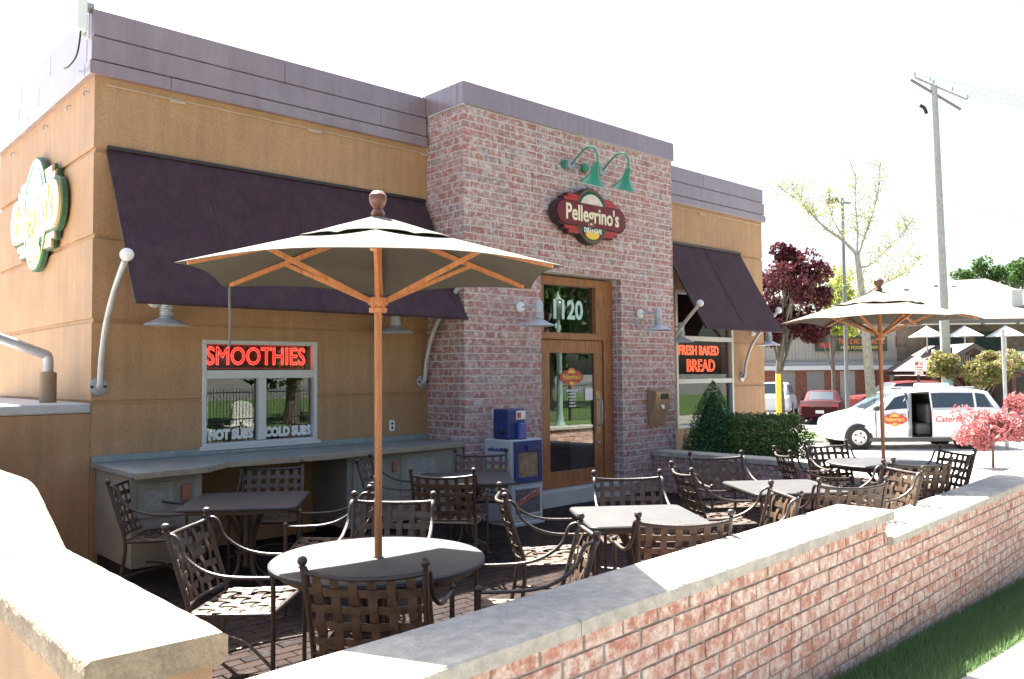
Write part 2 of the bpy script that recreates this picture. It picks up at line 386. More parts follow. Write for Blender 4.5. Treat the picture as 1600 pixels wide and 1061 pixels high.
# one sheet around the patio and the building
gb = MB()
def patch(b, xs, f0, f1, n):
    base = len(b.v)
    for x in xs:
        y0, y1 = f0(x), f1(x)
        b.v += [(x, y0+(y1-y0)*j/n, zg(x)) for j in range(n+1)]
    for i in range(len(xs)-1):
        for j in range(n):
            p = base+i*(n+1)+j; b.f.append((p, p+n+1, p+n+2, p+1)); b.m.append(0)
patch(gb, xs_all, lambda x: -900, lambda x: wy(max(.8, min(14.4, x)))+.12, 3)
patch(gb, [x for x in xs_all if x <= .8], lambda x: wy(.8)+.12, lambda x: 900, 2)
patch(gb, [x for x in xs_all if x >= 14.4], lambda x: wy(14.4)+.12, lambda x: 900, 2)
patch(gb, [x for x in xs_all if .8 <= x <= 14.4], lambda x: 12.3, lambda x: 900, 2)
tag(gb.build('ground', asphalt), kind='structure')
near = [-30, -10, -4, 0, 2, 3, 4, 5, 6, 7, 8, 9, 10, 11, 12, 13, 14.4, 17, 20, 24]
def lp(a, b, n): return [a+(b-a)*k/n for k in range(n+1)]
sheet('sidewalk', pale_paving, near, lambda x: [-1.6, .5, 1.98+.03*(x-5)], .006)
sheet('forecourt', pale_paving, [-60, -30, -10, -4, 0, .76], lambda x: [2.35, 5, 8, 16, 40], .008)
sheet('verge', M('verge_turf', (.13, .20, .075), .95, var=.3, scale=14, bump=.8, bscale=60), [-30, -10, -4, 0, 2, 3, 4, 5, 6, 7, 8, 9, 10, 11, 12], lambda x: [1.98+.03*(x-5), wy(x)+.1], .01)
sheet('apron', pale_paving, [12, 13, 14.4, 17, 19, 20.8], lambda x: [2.0+.16, wy(14.4)+.3, 5, 8, 16], .008)
# kerb and street in front (seen in the window reflections), lawn beyond
sheet('street', asphalt, [-30, -10, -4, 0, 2, 3, 4, 5, 6, 7, 8, 9, 10, 11, 12, 13, 14.4, 17, 20, 24, 30, 60], lambda x: [-9.5, -5, -1.75], .004, zf=lambda x: zg(x)-.0)
kb = MB()
for i in range(len(near)-1):
    a, c = near[i], near[i+1]
    b0 = len(kb.v)
    for x in (a, c): kb.v += [(x, -1.75, zg(x)), (x, -1.75, zg(x)+.012), (x, -1.6, zg(x)+.012), (x, -1.6, zg(x))]
    kb.f += [(b0, b0+4, b0+5, b0+1), (b0+1, b0+5, b0+6, b0+2), (b0+2, b0+6, b0+7, b0+3)]; kb.m += [0]*3
tag(kb.build('kerb', concrete), kind='structure')
sheet('lawn', lawnm, [-30, -10, 0, 10, 14.4, 17, 24, 40, 70], lambda x: [-60, -30, -9.5], .03)
# the road where the van is parked, with its grass verge and the lot behind
def strip(name, mat, r0_, r1_, f0_, f1_, z, kind='structure'):
    b = MB(); nn = 6; mm = 3
    for i in range(nn+1):
        for j in range(mm+1):
            x, y = st(r0_+(r1_-r0_)*i/nn, f0_+(f1_-f0_)*j/mm); b.v.append((x, y, z if z is not None else zg(x)+.004))
    for i in range(nn):
        for j in range(mm):
            p = i*(mm+1)+j; b.f.append((p, p+mm+1, p+mm+2, p+1)); b.m.append(0)
    return tag(b.build(name, mat), kind=kind)
strip('road', pale_paving, 2, 34, 16.5, 26.6, -.535)
strip('grass_verge', lawnm, 4.5, 40, 27.0, 31.5, -.50)
kb2 = MB()
for r in range(4, 40, 3):
    (xa, ya), (xb, yb), (xc, yc), (xd, yd) = st(r, 26.7), st(r+2.96, 26.7), st(r+2.96, 27.0), st(r, 27.0)
    kb2.prism_z([(xa, ya), (xb, yb), (xc, yc), (xd, yd)], -.56, -.44)
tag(kb2.build('road_kerb', concrete), kind='structure')
strip('parking_lot', asphalt, 2, 60, 31.5, 49.5, -.53)

# ---- grass blades on the verge by the wall
gm = MB(); g = random.Random(3)
for k in range(26000):
    x = g.uniform(3.6, 11); y1 = wy(x)+.04; y0 = 1.985+.03*(x-5); y = g.uniform(y0, y1); z = zg(x)+.008
    h = g.uniform(.03, .075); a = g.uniform(0, 2*pi); w = g.uniform(.003, .006); l = g.uniform(-.03, .03); l2 = g.uniform(-.03, .03)
    gm.v += [(x-w*cos(a), y-w*sin(a), z), (x+w*cos(a), y+w*sin(a), z), (x+l, y+l2, z+h)]
    n = len(gm.v); gm.f.append((n-3, n-2, n-1)); gm.m.append(0)
tag(gm.build('grass', grassm), 'shaded green grass strip at the foot of the brick wall', 'grass', kind='stuff')

# ---- patio of brick pavers
pb = MB(); pb.prism_z([(.9, wy(.9)+.3), (10.3, wy(10.3)+.3), (10.3, 8.46), (.9, 8.46)], -.2, -.012)
patio = tag(pb.build('patio', M('joint_sand', (.055, .047, .042), .95, var=.3, scale=20)), kind='structure')
cells = []
row = 0; y = 2.0
while y < 8.42:
    x = 1.0 - (.1 if row % 2 else 0)
    while x < 10.2:
        if y > wy(x)+.33 and not (6.4 < x < 10.4 and y > 7.66): cells.append((x, y))
        x += .2
    y += .1; row += 1
pr = random.Random(5)
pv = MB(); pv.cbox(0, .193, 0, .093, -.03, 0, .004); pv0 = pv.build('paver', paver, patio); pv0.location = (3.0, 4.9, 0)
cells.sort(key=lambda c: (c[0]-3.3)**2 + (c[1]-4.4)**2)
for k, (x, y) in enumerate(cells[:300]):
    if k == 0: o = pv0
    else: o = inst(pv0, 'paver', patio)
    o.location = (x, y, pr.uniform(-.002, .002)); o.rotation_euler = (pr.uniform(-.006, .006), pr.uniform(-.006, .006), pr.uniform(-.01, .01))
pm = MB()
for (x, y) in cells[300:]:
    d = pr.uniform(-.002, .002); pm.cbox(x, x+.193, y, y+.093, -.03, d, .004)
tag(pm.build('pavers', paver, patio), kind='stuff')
# planting bed right of the patio
bd = MB(); bd.prism_z([(10.3, wy(10.3)+.25), (13.5, wy(13.5)+.25), (14.45, 8.5), (10.3, 8.5)], -.6, -.06)
tag(bd.build('planting_bed', soil), kind='structure')

# ================================================================== CAFE BUILDING
YB, YS, XL, XP0, XP1, XR = 7.697, 8.434, 2.40, 6.34, 10.52, 14.39
GZ = [3.92, 3.09, 2.29, 1.51]
cafe = thing('cafe_building', 'tan stucco and brick cafe with dark purple parapet', 'building', (0, 0, 0))
def spans(a0, a1, holes):
    out = []; cur = a0
    for h0, h1 in sorted(holes):
        if h0 > cur: out.append((cur, h0))
        cur = max(cur, h1)
    if cur < a1: out.append((cur, a1))
    return out
def banded(z0, z1, grooves, holes):
    """list of (za, zb, is_groove, holes in that band)"""
    ed = {z0, z1}
    for q in grooves: ed |= {q-.022, q+.022}
    for h in holes: ed |= {h[2], h[3]}
    ed = sorted(e for e in ed if z0 <= e <= z1); res = []
    for za, zb in zip(ed, ed[1:]):
        mid = (za+zb)/2
        res.append((za, zb, any(abs(mid-q) < .022 for q in grooves), [(h[0], h[1]) for h in holes if h[2] < mid < h[3]]))
    return res
def wall_y(name, x0, x1, holes, z0=-.3, z1=4.9):
    b = MB()
    for za, zb, gv, hs in banded(z0, z1, GZ, holes):
        for xa, xb in spans(x0, x1, hs):
            if gv: b.box(xa+(.02 if xa == XL else 0), xb, YS+.022, YS+.25, za, zb)
            else: b.box(xa, xb, YS, YS+.25, za, zb)
    return b.build(name, stucco, cafe)
WIN = (3.46, 4.78, 1.015, 2.13); RWIN = (11.57, 13.32, .80, 3.16)
wall_y('front_wall', XL, XP0+.05, [WIN]); wall_y('front_wall', XP1-.05, XR, [RWIN])
b = MB()
for za, zb, gv, hs in banded(-.3, 4.9, GZ, []):
    b.box(XL+(.022 if gv else 0), XL+.25, YS+.25, 12.43, za, zb)
b.build('side_wall', stucco, cafe)
b = MB()
b.box(XR-.25, XR, YS+.25, 12.43, -.6, 4.9); b.box(XL+.25, XR-.25, 12.18, 12.43, -.6, 4.9)
b.build('rear_wall', stucco, cafe)
b = MB(); b.box(XL+.1, XR-.1, YS+.1, 12.33, 4.9, 5.0); b.box(XP0+.1, XP1-.1, YB+.1, YS+.1, 4.95, 5.1)
b.build('roof', M('roof_membrane', (.25, .25, .25), .9), cafe)
# parapet bands: panels with recessed joints, the lower ones a little prouder
bands = [(5.015, 5.27, .028), (4.775, 5.0, .045), (4.632, 4.76, .062)]
core = MB()
core.box(XL-.004, XP0-.004, YS-.004, YS+.2, 4.64, 5.255); core.box(XL-.004, XL+.2, YS+.2, 12.43, 4.64, 5.255)
core.box(XP1+.004, XR+.004, YS-.004, YS+.2, 4.64, 5.255); core.box(XR-.2, XR+.004, YS+.2, 12.43, 4.64, 5.255)
core.build('parapet_core', frame_dark, cafe)
for bi, (z0, z1, p) in enumerate(bands):
    seams = {0: [4.36], 1: [5.62], 2: [3.1]}[bi]
    ed = [XL-p] + seams + [XP0-.03]
    for a, c in zip(ed, ed[1:]):
        q = MB(); q.cbox(a+.002, c-.002, YS-p, YS+.1, z0, z1, .006); q.build('fascia_panel', fascia, cafe)
    ed = [YS+.102] + [9.9 + .4*bi, 11.2] + [12.46]
    for a, c in zip(ed, ed[1:]):
        q = MB(); q.cbox(XL-p, XL+.1, a+.002, c-.002, z0, z1, .006); q.build('fascia_panel', fascia, cafe)
    ed = [XP1+.03] + {0: [12.42], 1: [], 2: [12.42]}[bi] + [XR+p]
    for a, c in zip(ed, ed[1:]):
        q = MB(); q.cbox(a+.002, c-.002, YS-p, YS+.1, z0, z1, .006); q.build('fascia_panel', fascia, cafe)
    q = MB(); q.cbox(XR-.1, XR+p, YS+.104, 12.46, z0, z1, .006); q.build('fascia_panel', fascia, cafe)
q = MB(); q.box(XL+.02, XP0-.03, YS+.0, YS+.18, 5.255, 5.262); q.build('coping', fascia, cafe)
# pier: mortar core, real bricks, metal fascia
DO = (7.64, 9.262, -.3, 3.09)
pier = MB()
for xa, xb in ((XP0+.0065, DO[0]-.0065), (DO[1]+.0065, XP1-.0065)): pier.box(xa, xb, YB+.0065, YS+.3, -.3, DO[3]+.012)
pier.box(XP0+.0065, XP1-.0065, YB+.0065, YS+.3, DO[3]+.012, 5.05)
pier_o = pier.build('brick_pier', mortar_light, cafe)
CH = 5.03/55; BL = .228; J = .014
bricks = []           # (x0,x1,y0,y1,z0,z1)
br = random.Random(11)
for c in range(-3, 55):
    z0 = c*CH; z1 = z0+CH-J; off = 0 if c % 2 else -BL/2
    x = XP0+off
    while x < XP1-.01:
        a, e = max(x, XP0), min(x+BL-J, XP1)
        if z1 > DO[3]+.01: sp = [(a, e)]
        else: sp = spans(a, e, [(DO[0], DO[1])])
        for p, q_ in sp:
            if q_-p > .02:
                d = br.uniform(-.003, .003); bricks.append((p, q_, YB+d, YB+.085, z0, z1))
        x += BL
    for X, sgn in ((XP0, 1), (XP1, -1)):
        y = YB+.085+J + (0 if c % 2 else -BL/2)
        while y < YS+.02:
            a, e = max(y, YB+.085+J), min(y+BL-J, YS+.03)
            if e-a > .02:
                d = br.uniform(-.003, .003); bricks.append((X+d, X+sgn*.085, a, e, z0, z1))
            y += BL
    if z1 < DO[3]:
        for X, sgn in ((DO[1], 1), (DO[0], -1)):
            bricks.append((X+br.uniform(-.002, .002), X+sgn*.085, YB+.085+J, YB+.085+J+.10, z0, z1))
bricks.sort(key=lambda t: (t[0]**2+t[2]**2) + (40 if t[4] < .8 or (t[0] < 6.9 and t[4] < 1.0) else 0))
UB = MB(); UB.cbox(-.5, .5, -.5, .5, -.5, .5, .02)
ub = UB.build('brick', brick_pier, pier_o); first = True
for t in bricks[:300]:
    o = ub if first else inst(ub, 'brick', pier_o); first = False
    o.location = ((t[0]+t[1])/2, (t[2]+t[3])/2, (t[4]+t[5])/2); o.scale = (abs(t[1]-t[0]), abs(t[3]-t[2]), t[5]-t[4])
rest = MB()
for t in bricks[300:]: rest.cbox(min(t[0], t[1]), max(t[0], t[1]), t[2], t[3], t[4], t[5], .0035)
tag(rest.build('bricks', brick_pier, pier_o), kind='stuff')
for a, c in ((XP0-.03, 8.62), (8.62, XP1+.03)):
    q = MB(); q.cbox(a+.002, c-.002, YB-.03, YB+.08, 5.03, 5.31, .006); q.build('fascia_panel', fascia, cafe)
for x0_, x1_ in ((XP0-.03, XP0+.05), (XP1-.05, XP1+.03)):
    q = MB(); q.cbox(x0_, x1_, YB+.082, YS+.3, 5.03, 5.31, .006); q.build('fascia_panel', fascia, cafe)
q = MB(); q.box(XP0-.028, XP0+.0, YB-.028, YS-.07, 5.022, 5.028); q.build('drip_edge', white, cafe)
# conduit and small fixtures below the parapet
q = MB(); q.tube([(2.5, YS-.012, 4.56), (6.3, YS-.012, 4.56)], .007, 6); q.build('conduit', M('conduit_paint', (.50, .38, .27), .6), cafe)
q = MB(); q.tube([(10.6, YS-.012, 4.575), (14.3, YS-.012, 4.575)], .009, 6); q.build('conduit', M('conduit_paint', (.50, .38, .27), .6), cafe)
for x in (3.1, 4.65, 6.22, 12.3):
    q = MB(); q.cbox(x, x+.16, YS-.03, YS-.002, 4.525, 4.552, .004); q.build('junction_box', M('conduit_paint', (.50, .38, .27), .6), cafe)
for y in (8.62, 9.2, 10.1, 11.6):
    q = MB(); q.tube([(XL-.004, y, 4.52), (XL-.04, y, 4.52), (XL-.045, y, 4.49)], .007, 6); q.ball((XL-.045, y, 4.48), .012, 8); q.build('bracket_hook', galv, cafe)
# windows
def window(x0, x1, z0, z1, hbars, vbars, fwid=.05, name='window'):
    w = MB(); y0, y1 = YS-.012, YS+.085
    w.cbox(x0, x1, y0, y1, z1-fwid, z1, .004); w.cbox(x0, x1, y0, y1, z0, z0+fwid, .004)
    w.cbox(x0, x0+fwid, y0+.002, y1, z0+fwid, z1-fwid, .004); w.cbox(x1-fwid, x1, y0+.002, y1, z0+fwid, z1-fwid, .004)
    wo_ = w.build(name, alu, cafe)
    zs = [z0+fwid] ; xs_ = [x0+fwid]
    for k, (a, c) in enumerate(hbars):
        q = MB(); q.cbox(x0+fwid, x1-fwid, y0+.006, y1-.01, a, c, .004); q.build('transom_bar', alu, wo_)
    for k, (a, c, za, zb) in enumerate(vbars):
        q = MB(); q.cbox(a, c, y0+.008, y1-.012, za, zb, .004); q.build('mullion', alu, wo_)
    return wo_
def pane(x0, x1, z0, z1, par, y=YS+.055):
    q = MB(); q.box(x0, x1, y, y+.008, z0, z1); return q.build('pane', glass, par)
w1 = window(*WIN, [(1.725, 1.815)], [(4.075, 4.165, 1.065, 1.725)], .045)
pane(3.5, 4.74, 1.81, 2.09, w1); pane(3.5, 4.08, 1.055, 1.73, w1); pane(4.16, 4.74, 1.055, 1.73, w1)
q = MB(); q.cbox(3.43, 4.81, YS-.035, YS-.013, .985, 1.03, .004); q.build('sill', alu, w1)
w2 = window(RWIN[0], RWIN[1], RWIN[2], RWIN[3], [(2.30, 2.38), (1.56, 1.64)], [], .06)
pane(11.62, 13.27, 2.37, 3.11, w2); pane(11.62, 13.27, 1.63, 2.31, w2); pane(11.62, 13.27, .85, 1.57, w2)
text('lettering', 'HOT SUBS', .135, letterwhite, w1, (3.79, YS+.05, 1.135), extrude=.001, bold=.010, sx=.78)
text('lettering', 'COLD SUBS', .135, letterwhite, w1, (4.45, YS+.05, 1.135), extrude=.001, bold=.010, sx=.78)
# dark rooms behind the glass
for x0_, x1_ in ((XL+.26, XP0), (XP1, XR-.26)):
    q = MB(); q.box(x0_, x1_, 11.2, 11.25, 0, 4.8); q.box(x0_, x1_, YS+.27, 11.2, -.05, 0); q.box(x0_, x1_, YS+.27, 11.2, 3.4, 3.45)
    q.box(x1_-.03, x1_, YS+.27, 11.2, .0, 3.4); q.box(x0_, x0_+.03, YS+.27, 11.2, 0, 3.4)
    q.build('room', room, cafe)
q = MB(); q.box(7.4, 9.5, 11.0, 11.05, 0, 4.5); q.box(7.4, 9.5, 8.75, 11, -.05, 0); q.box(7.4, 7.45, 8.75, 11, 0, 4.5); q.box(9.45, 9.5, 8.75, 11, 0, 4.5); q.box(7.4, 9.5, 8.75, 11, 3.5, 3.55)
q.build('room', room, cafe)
# entrance
YD = 7.88
q = MB()
q.cbox(DO[0]+.002, 7.80, YD-.02, YD+.12, .2, 3.075, .006); q.cbox(9.065, DO[1]-.002, YD-.02, YD+.12, .2, 3.075, .006)
q.cbox(7.80, 9.065, YD-.018, YD+.12, 2.965, 3.075, .006); q.cbox(7.80, 9.065, YD-.018, YD+.12, 2.215, 2.31, .006)
q.cbox(7.80, 7.86, YD-.016, YD+.11, 2.31, 2.965, .004); q.cbox(8.90, 9.065, YD-.016, YD+.11, 2.31, 2.965, .004)
df = q.build('door_frame', doorwood, cafe)
q = MB(); q.box(7.86, 8.90, YD+.05, YD+.058, 2.31, 2.965); q.build('pane', doorglass, df)
text('house_number', '1120', .36, lettergreen, df, (8.37, YD+.043, 2.62), extrude=.001, bold=.012, sx=.9)
q = MB(); q.box(DO[0]+.01, DO[1]-.01, YD+.121, YS+.3, 3.05, 3.08); q.build('head_soffit', brownwood, df)
q = MB()
q.cbox(7.804, 7.985, YD+.01, YD+.06, .205, 2.21, .006); q.cbox(8.885, 9.061, YD+.01, YD+.06, .205, 2.21, .006)
q.cbox(7.985, 8.885, YD+.012, YD+.058, 2.03, 2.21, .004); q.cbox(7.985, 8.885, YD+.012, YD+.058, .205, .42, .004)
leaf = q.build('door', doorwood, cafe)
q = MB(); q.box(7.985, 8.885, YD+.032, YD+.04, .42, 2.03); q.build('pane', doorglass, leaf)
q = MB(); q.tube(spline([(8.955, YD+.012, 1.02), (8.955, YD-.055, 1.03), (8.955, YD-.065, 1.2), (8.955, YD-.055, 1.36), (8.955, YD+.012, 1.37)], 5), .014, 8)
q.build('handle', galv, leaf, True)
q = MB(); q.cbox(8.91, 9.0, YD+.002, YD+.0095, .9, 1.5, .002); q.build('push_plate', copper, leaf)
q = MB(); q.lathe([(.028, 0), (.028, .014), (.018, .02)], 14, (8.955, YD+.0085, .76), axis=(0, -1, 0)); q.build('lock', galv, leaf)
q = MB(); q.box(8.7, 8.86, YD+.026, YD+.0275, 1.37, 1.54); q.build('notice', white, leaf)
for k, (w_, s_) in enumerate(((.26, .03), (.16, .02), (.17, .02), (.15, .02), (.13, .02), (.15, .02))):
    q = MB(); n_ = int(w_/.03)
    for i in range(n_): q.box(8.45-w_/2+i*.03, 8.45-w_/2+i*.03+.022, YD+.027, YD+.0285, 1.50-k*.042, 1.50-k*.042+s_)
    q.build('opening_hours', letterwhite, leaf)
q = MB(); q.cbox(DO[0]+.004, DO[1]-.004, YB+.008, YS, -.1, .20, .008); st_ = q.build('door_step', M('step_concrete', (.44, .43, .41), .85, var=.08, scale=6, bump=.2), cafe)

# ---- logo used on the signs and the door
def ell(cx, cz, rx, rz, a0=0, a1=2*pi, n=40): return [(cx+rx*cos(a0+(a1-a0)*i/n), cz+rz*sin(a0+(a1-a0)*i/n)) for i in range(n + (0 if abs(a1-a0-2*pi) < 1e-6 else 1))]
def stadium(w, h, n=10):
    p = []
    for sgn in (1, -1):
        for i in range(n+1):
            t = -pi/2+pi*i/n + (0 if sgn > 0 else pi); p.append((sgn*(w-h)+h*cos(t), h*sin(t)))
    return p
GLOSS = {}
def glossy(mt):
    """the same paint under a clear laminate"""
    if mt.name not in GLOSS:
        g2 = mt.copy(); p_ = next(n_ for n_ in g2.node_tree.nodes if n_.type == 'BSDF_PRINCIPLED'); p_.inputs['Coat Weight'].default_value = 1.; p_.inputs['Coat Roughness'].default_value = .12; p_.inputs['Coat IOR'].default_value = 1.55; GLOSS[mt.name] = g2
    return GLOSS[mt.name]
def logo_sign(root, s, flat=False, th=.10, lam=False):
    """crest: round green badge, red stepped plate, maroon banner with the name"""
    d = .0007 if flat else .004
    lam_cols = {}  # laminated crest: orange, amber, green, yellow and white replace the base colours
    if lam:
        lam_cols = {signred: M('lam_orange', (.70, .36, .12), .25, var=.12, scale=6), maroon: M('lam_amber', (.74, .50, .20), .25, var=.1, scale=5), signgreen: M('lam_green', (.10, .30, .08), .25, var=.1), brownwood: M('lam_green', (.10, .30, .08), .25), cream: M('lam_yellow', (.80, .70, .22), .25), palesun: M('lam_white', (.82, .80, .76), .25)}
    def pr_(name, polys, y0, y1, mat):
        mat = lam_cols.get(mat, mat)
        q = MB()
        for p in polys: q.prism_y([(x*s, z*s) for x, z in p], -y0, -y1)
        return q.build(name, glossy(mat) if lam else mat, root)
    rect = lambda x0, x1, z0, z1: [(x0, z0), (x1, z0), (x1, z1), (x0, z1)]
    t = 0 if flat else th
    if not flat:
        q = MB()
        for k, p in enumerate([stadium(.735, .178), ell(0, 0, .345, .392), rect(-.555, .555, -.225, .225), rect(-.47, .47, -.275, .275)]):
            q.prism_y([(x*s, z*s) for x, z in p], -(t-.006*k), 0)
        q.build('backing', M('sign_edge_green', (.035, .10, .05), .5) if lam else signback, root)
    for (w_, za, zb) in ((.535, .172, .215), (.535, -.215, -.172), (.455, .218, .262), (.455, -.262, -.218)):
        pr_('stripe', [rect(-w_, w_, za, zb)], t+d, t-.02, signred)
    pr_('badge', [ell(0, 0, .33, .378)], t+2*d, t-.02 if not flat else d, orange if flat else signgreen)
    pr_('badge_rim', [ell(0, 0, .33, .378, a, a+.05*pi, 4)+ell(0, 0, .30, .345, a, a+.05*pi, 4)[::-1] for a in [k*.05*pi for k in range(40)]], t+3*d, t+d, signred if flat else brownwood)
    pr_('dome', [ell(0, .06, .25, .24, 0, pi, 24)], t+4*d, t+d, yellow if flat else palesun)
    pr_('arch', [ell(0, -.33, .22, .16, .12*pi, .88*pi, 20)+ell(0, -.33, .16, .06, .12*pi, .88*pi, 20)[::-1]], t+4.5*d, t+d, maroon)
    pr_('loaf', [ell(0, -.255, .14, .065)], t+5*d, t+d, yellow)
    pr_('banner', [stadium(.70, .155)], t+7*d, t, signred if flat else maroon)
    text('lettering', 'Pellegrino\'s', .30*s, glossy(lam_cols[cream]) if lam else cream, root, (0, -(t+8*d), .0), extrude=.0005 if flat else .004, bold=.006*s, sx=.80)
    text('lettering', 'DELI + CAFE', .085*s, letterwhite, root, (0, -(t+6*d), -.205*s), extrude=.0005 if flat else .002, bold=.003*s, sx=.78)
def logo_decal(par, s, M4, cols):
    """the same crest as a flat printed decal, one sheet per colour"""
    rect = lambda x0, x1, z0, z1: [(x0, z0), (x1, z0), (x1, z1), (x0, z1)]
    q = MB()
    for k, (p, m_) in enumerate([(rect(-.535, .535, -.215, .215), 0), (rect(-.455, .455, -.262, .262), 0), (ell(0, 0, .33, .378), 1), (ell(0, 0, .29, .335), 0), (ell(0, .06, .25, .24, 0, pi, 24), 2),
                                 (stadium(.70, .155), 0), (ell(0, -.255, .14, .065), 2)]):
        q.prism_y([(x*s, z*s) for x, z in p], -.0005*(k+1), 0, m_)
    o = q.build('logo', cols, par); o.matrix_local = M4
    t = text('lettering', "Pellegrino's", .29*s, cols[2], par, (0, 0, 0), extrude=.0004, bold=.006*s, sx=.80)
    t.matrix_local = M4 @ Matrix.Translation((0, -.005, 0)) @ Matrix.Rotation(pi/2, 4, 'X') @ Matrix.Diagonal((.80, 1, 1, 1))
logo_decal(leaf, .34, Matrix.Translation((8.43, YD+.028, 1.70)), [signred, orange, yellow])

# ================================================================== PATIO WALLS
AW = math.atan(.066)
bw = thing('brick_wall', 'low red brick patio wall with pale stone cap, stepping down to the right', 'wall', (1.2, wy(1.2), 0), AW)
CW = .0882; BW = .266; JW = .011; JV = .017
L1, L2 = 4.70, 14.0            # lengths along the wall of the two steps
core = MB(); core.box(.0, L1-.012, .050, .358, -.9, .71); core.box(L1-.012, L2, .050, .358, -1.0, .534)
core.build('mortar_core', mortar_grey, bw)
bl = []; wr = random.Random(21)
for c in range(0, 18):
    z1 = .712-c*CW; z0 = z1-CW+JW
    u = 0. - (BW/2 if c % 2 else 0)
    while u < L2:
        a, e = max(u, 0), u+BW-JV
        lim = L1 if c < 2 else L2
        e = min(e, lim)
        if a < lim and e-a > .03 and z1 > zg(1.2+u)-.1:
            for v0, v1 in ((.042, .15), (.258, .366)):
                if v0 > .2 and z1 < -.05: continue
                d = wr.uniform(-.003, .003)
                bl.append((a, e, (v0+d) if v0 < .1 else v0, v1 if v0 < .1 else v1+d, z0, z1))
        u += BW
    if c < 2: bl.append((L1-.085, L1+wr.uniform(0, .002)+.001, .15+JW, .258-JW, z0, z1))
bl.sort(key=lambda t: t[0]+(50 if t[2] > .1 else 0)+(100 if t[0] < .6 else 0))
UW = MB(); UW.cbox(-.5, .5, -.5, .5, -.5, .5, .025); uw = UW.build('brick', brick_wall, bw); first = True
for t in bl[:300]:
    o = uw if first else inst(uw, 'brick', bw); first = False
    o.location = ((t[0]+t[1])/2, (t[2]+t[3])/2, (t[4]+t[5])/2); o.scale = (t[1]-t[0], t[3]-t[2], t[5]-t[4])
    o.rotation_euler = (0, wr.uniform(-.006, .006), 0)
rest = MB()
for t in bl[300:]: rest.cbox(*t, .0035)
tag(rest.build('bricks', brick_wall, bw), kind='stuff')
def slab(par, u0_, u1_, v0_, v1_, z0, z1, mat, seed=0, name='cap_slab', n=None, amp=.0016):
    """stone slab with slightly worn, uneven arrises"""
    g_ = random.Random(seed); n = n or max(4, int((u1_-u0_)/.045)); b = MB(); c = .008
    prof = [(v0_, z0), (v0_, z1-c), (v0_+c, z1), (v1_-c, z1), (v1_, z1-c), (v1_, z0)]
    for i in range(n+1):
        u = u0_+(u1_-u0_)*i/n
        for k, (v, z) in enumerate(prof):
            jv = g_.uniform(-amp, amp) if k in (0, 1, 4, 5) else g_.uniform(-amp/2, amp/2); jz = g_.uniform(-amp, amp)*.6 if k in (0, 5) else g_.uniform(-amp, amp)*.25
            b.v.append((u, v+jv, z+jz))
    P = len(prof)
    for i in range(n):
        for k in range(P):
            k2 = (k+1) % P; b.f.append((i*P+k, i*P+k2, (i+1)*P+k2, (i+1)*P+k)); b.m.append(0)
    b.f += [tuple(range(P))[::-1], tuple(n*P+k for k in range(P))]; b.m += [0, 0]
    return b.build(name, mat, par)
for k, (a, c) in enumerate(((-.02, 1.25), (1.254, 3.05), (3.054, L1+.04))): slab(bw, a, c, 0, .408, .714, .778, capstone, 40+k)
for k, (a, c) in enumerate(((L1+.004, 6.5), (6.504, 8.3), (8.304, 10.1), (10.104, 11.9), (11.904, L2))): slab(bw, a, c, .0, .408, .538, .594, capstone, 60+k)

# stucco side wall with sloping cap, near left
sw = thing('stucco_wall', 'tan stucco garden wall with sunlit concrete cap in the near left corner', 'wall', (0, 0, 0))
b = MB(); prof = [(2.78, 0.79), (4.63, .79), (5.28, 1.06), (8.43, 1.06)]
n = len(prof); b.v += [(.81, y, -.4) for y, z in prof]+[(.81, y, z) for y, z in prof]+[(1.182, y, -.4) for y, z in prof]+[(1.182, y, z) for y, z in prof]
for i in range(n-1):
    b.f += [(i, i+n, i+n+1, i+1), (2*n+i, 2*n+i+1, 3*n+i+1, 3*n+i), (n+i, 3*n+i, 3*n+i+1, n+i+1)]
b.f += [(0, 2*n, 3*n, n), (n-1, 2*n-1, 4*n-1, 3*n-1)]; b.m = [0]*len(b.f)
b.build('wall_body', M('stucco_wall', (.46, .31, .19), .92, var=.12, scale=3, bump=.4, bscale=150, stain=(.36, .24, .16), sscale=2), sw)
def capstrip(pts, seed):
    g_ = random.Random(seed); b = MB(); P = None; c = .02
    path = []
    for (ya, za), (yb, zb) in zip(pts, pts[1:]):
        k = max(2, int(abs(yb-ya)/.06))
        path += [(ya+(yb-ya)*i/k, za+(zb-za)*i/k) for i in range(k)]
    path.append(pts[-1]); N = len(path)
    x0_, x1_ = .772, 1.218; th = .112
    for i, (y, z) in enumerate(path):
        e = c if i == 0 else 0
        pr_ = [(x0_+e, -th), (x0_, -th+c), (x0_, -c), (x0_+c, 0 if i else -.006), (x1_-c, 0 if i else -.006), (x1_, -c), (x1_, -th+c), (x1_-e, -th)]
        P = len(pr_)
        for x, dz in pr_: b.v.append((x+g_.uniform(-.0015, .0015), y+(g_.uniform(-.003, .003) if i in (0, N-1) else 0), z+dz+g_.uniform(-.001, .001)))
    for i in range(N-1):
        for k in range(P):
            k2 = (k+1) % P; b.f.append((i*P+k, (i+1)*P+k, (i+1)*P+k2, i*P+k2)); b.m.append(0)
    b.f += [tuple(range(P)), tuple((N-1)*P+k for k in range(P))[::-1]]; b.m += [0, 0]
    return b.build('cap_slab', M('tan_concrete', (.36, .29, .205), .92, var=.22, scale=12, bump=.9, bscale=40, stain=(.27, .215, .15), sscale=7, bdist=.015, grain=.25), sw, True, 50)
capstrip([(2.742, .898), (4.644, .898)], 1); capstrip([(4.648, .898), (5.22, 1.148), (5.30, 1.168), (5.40, 1.174), (6.7, 1.174)], 2); capstrip([(6.704, 1.174), (8.43, 1.174)], 3)

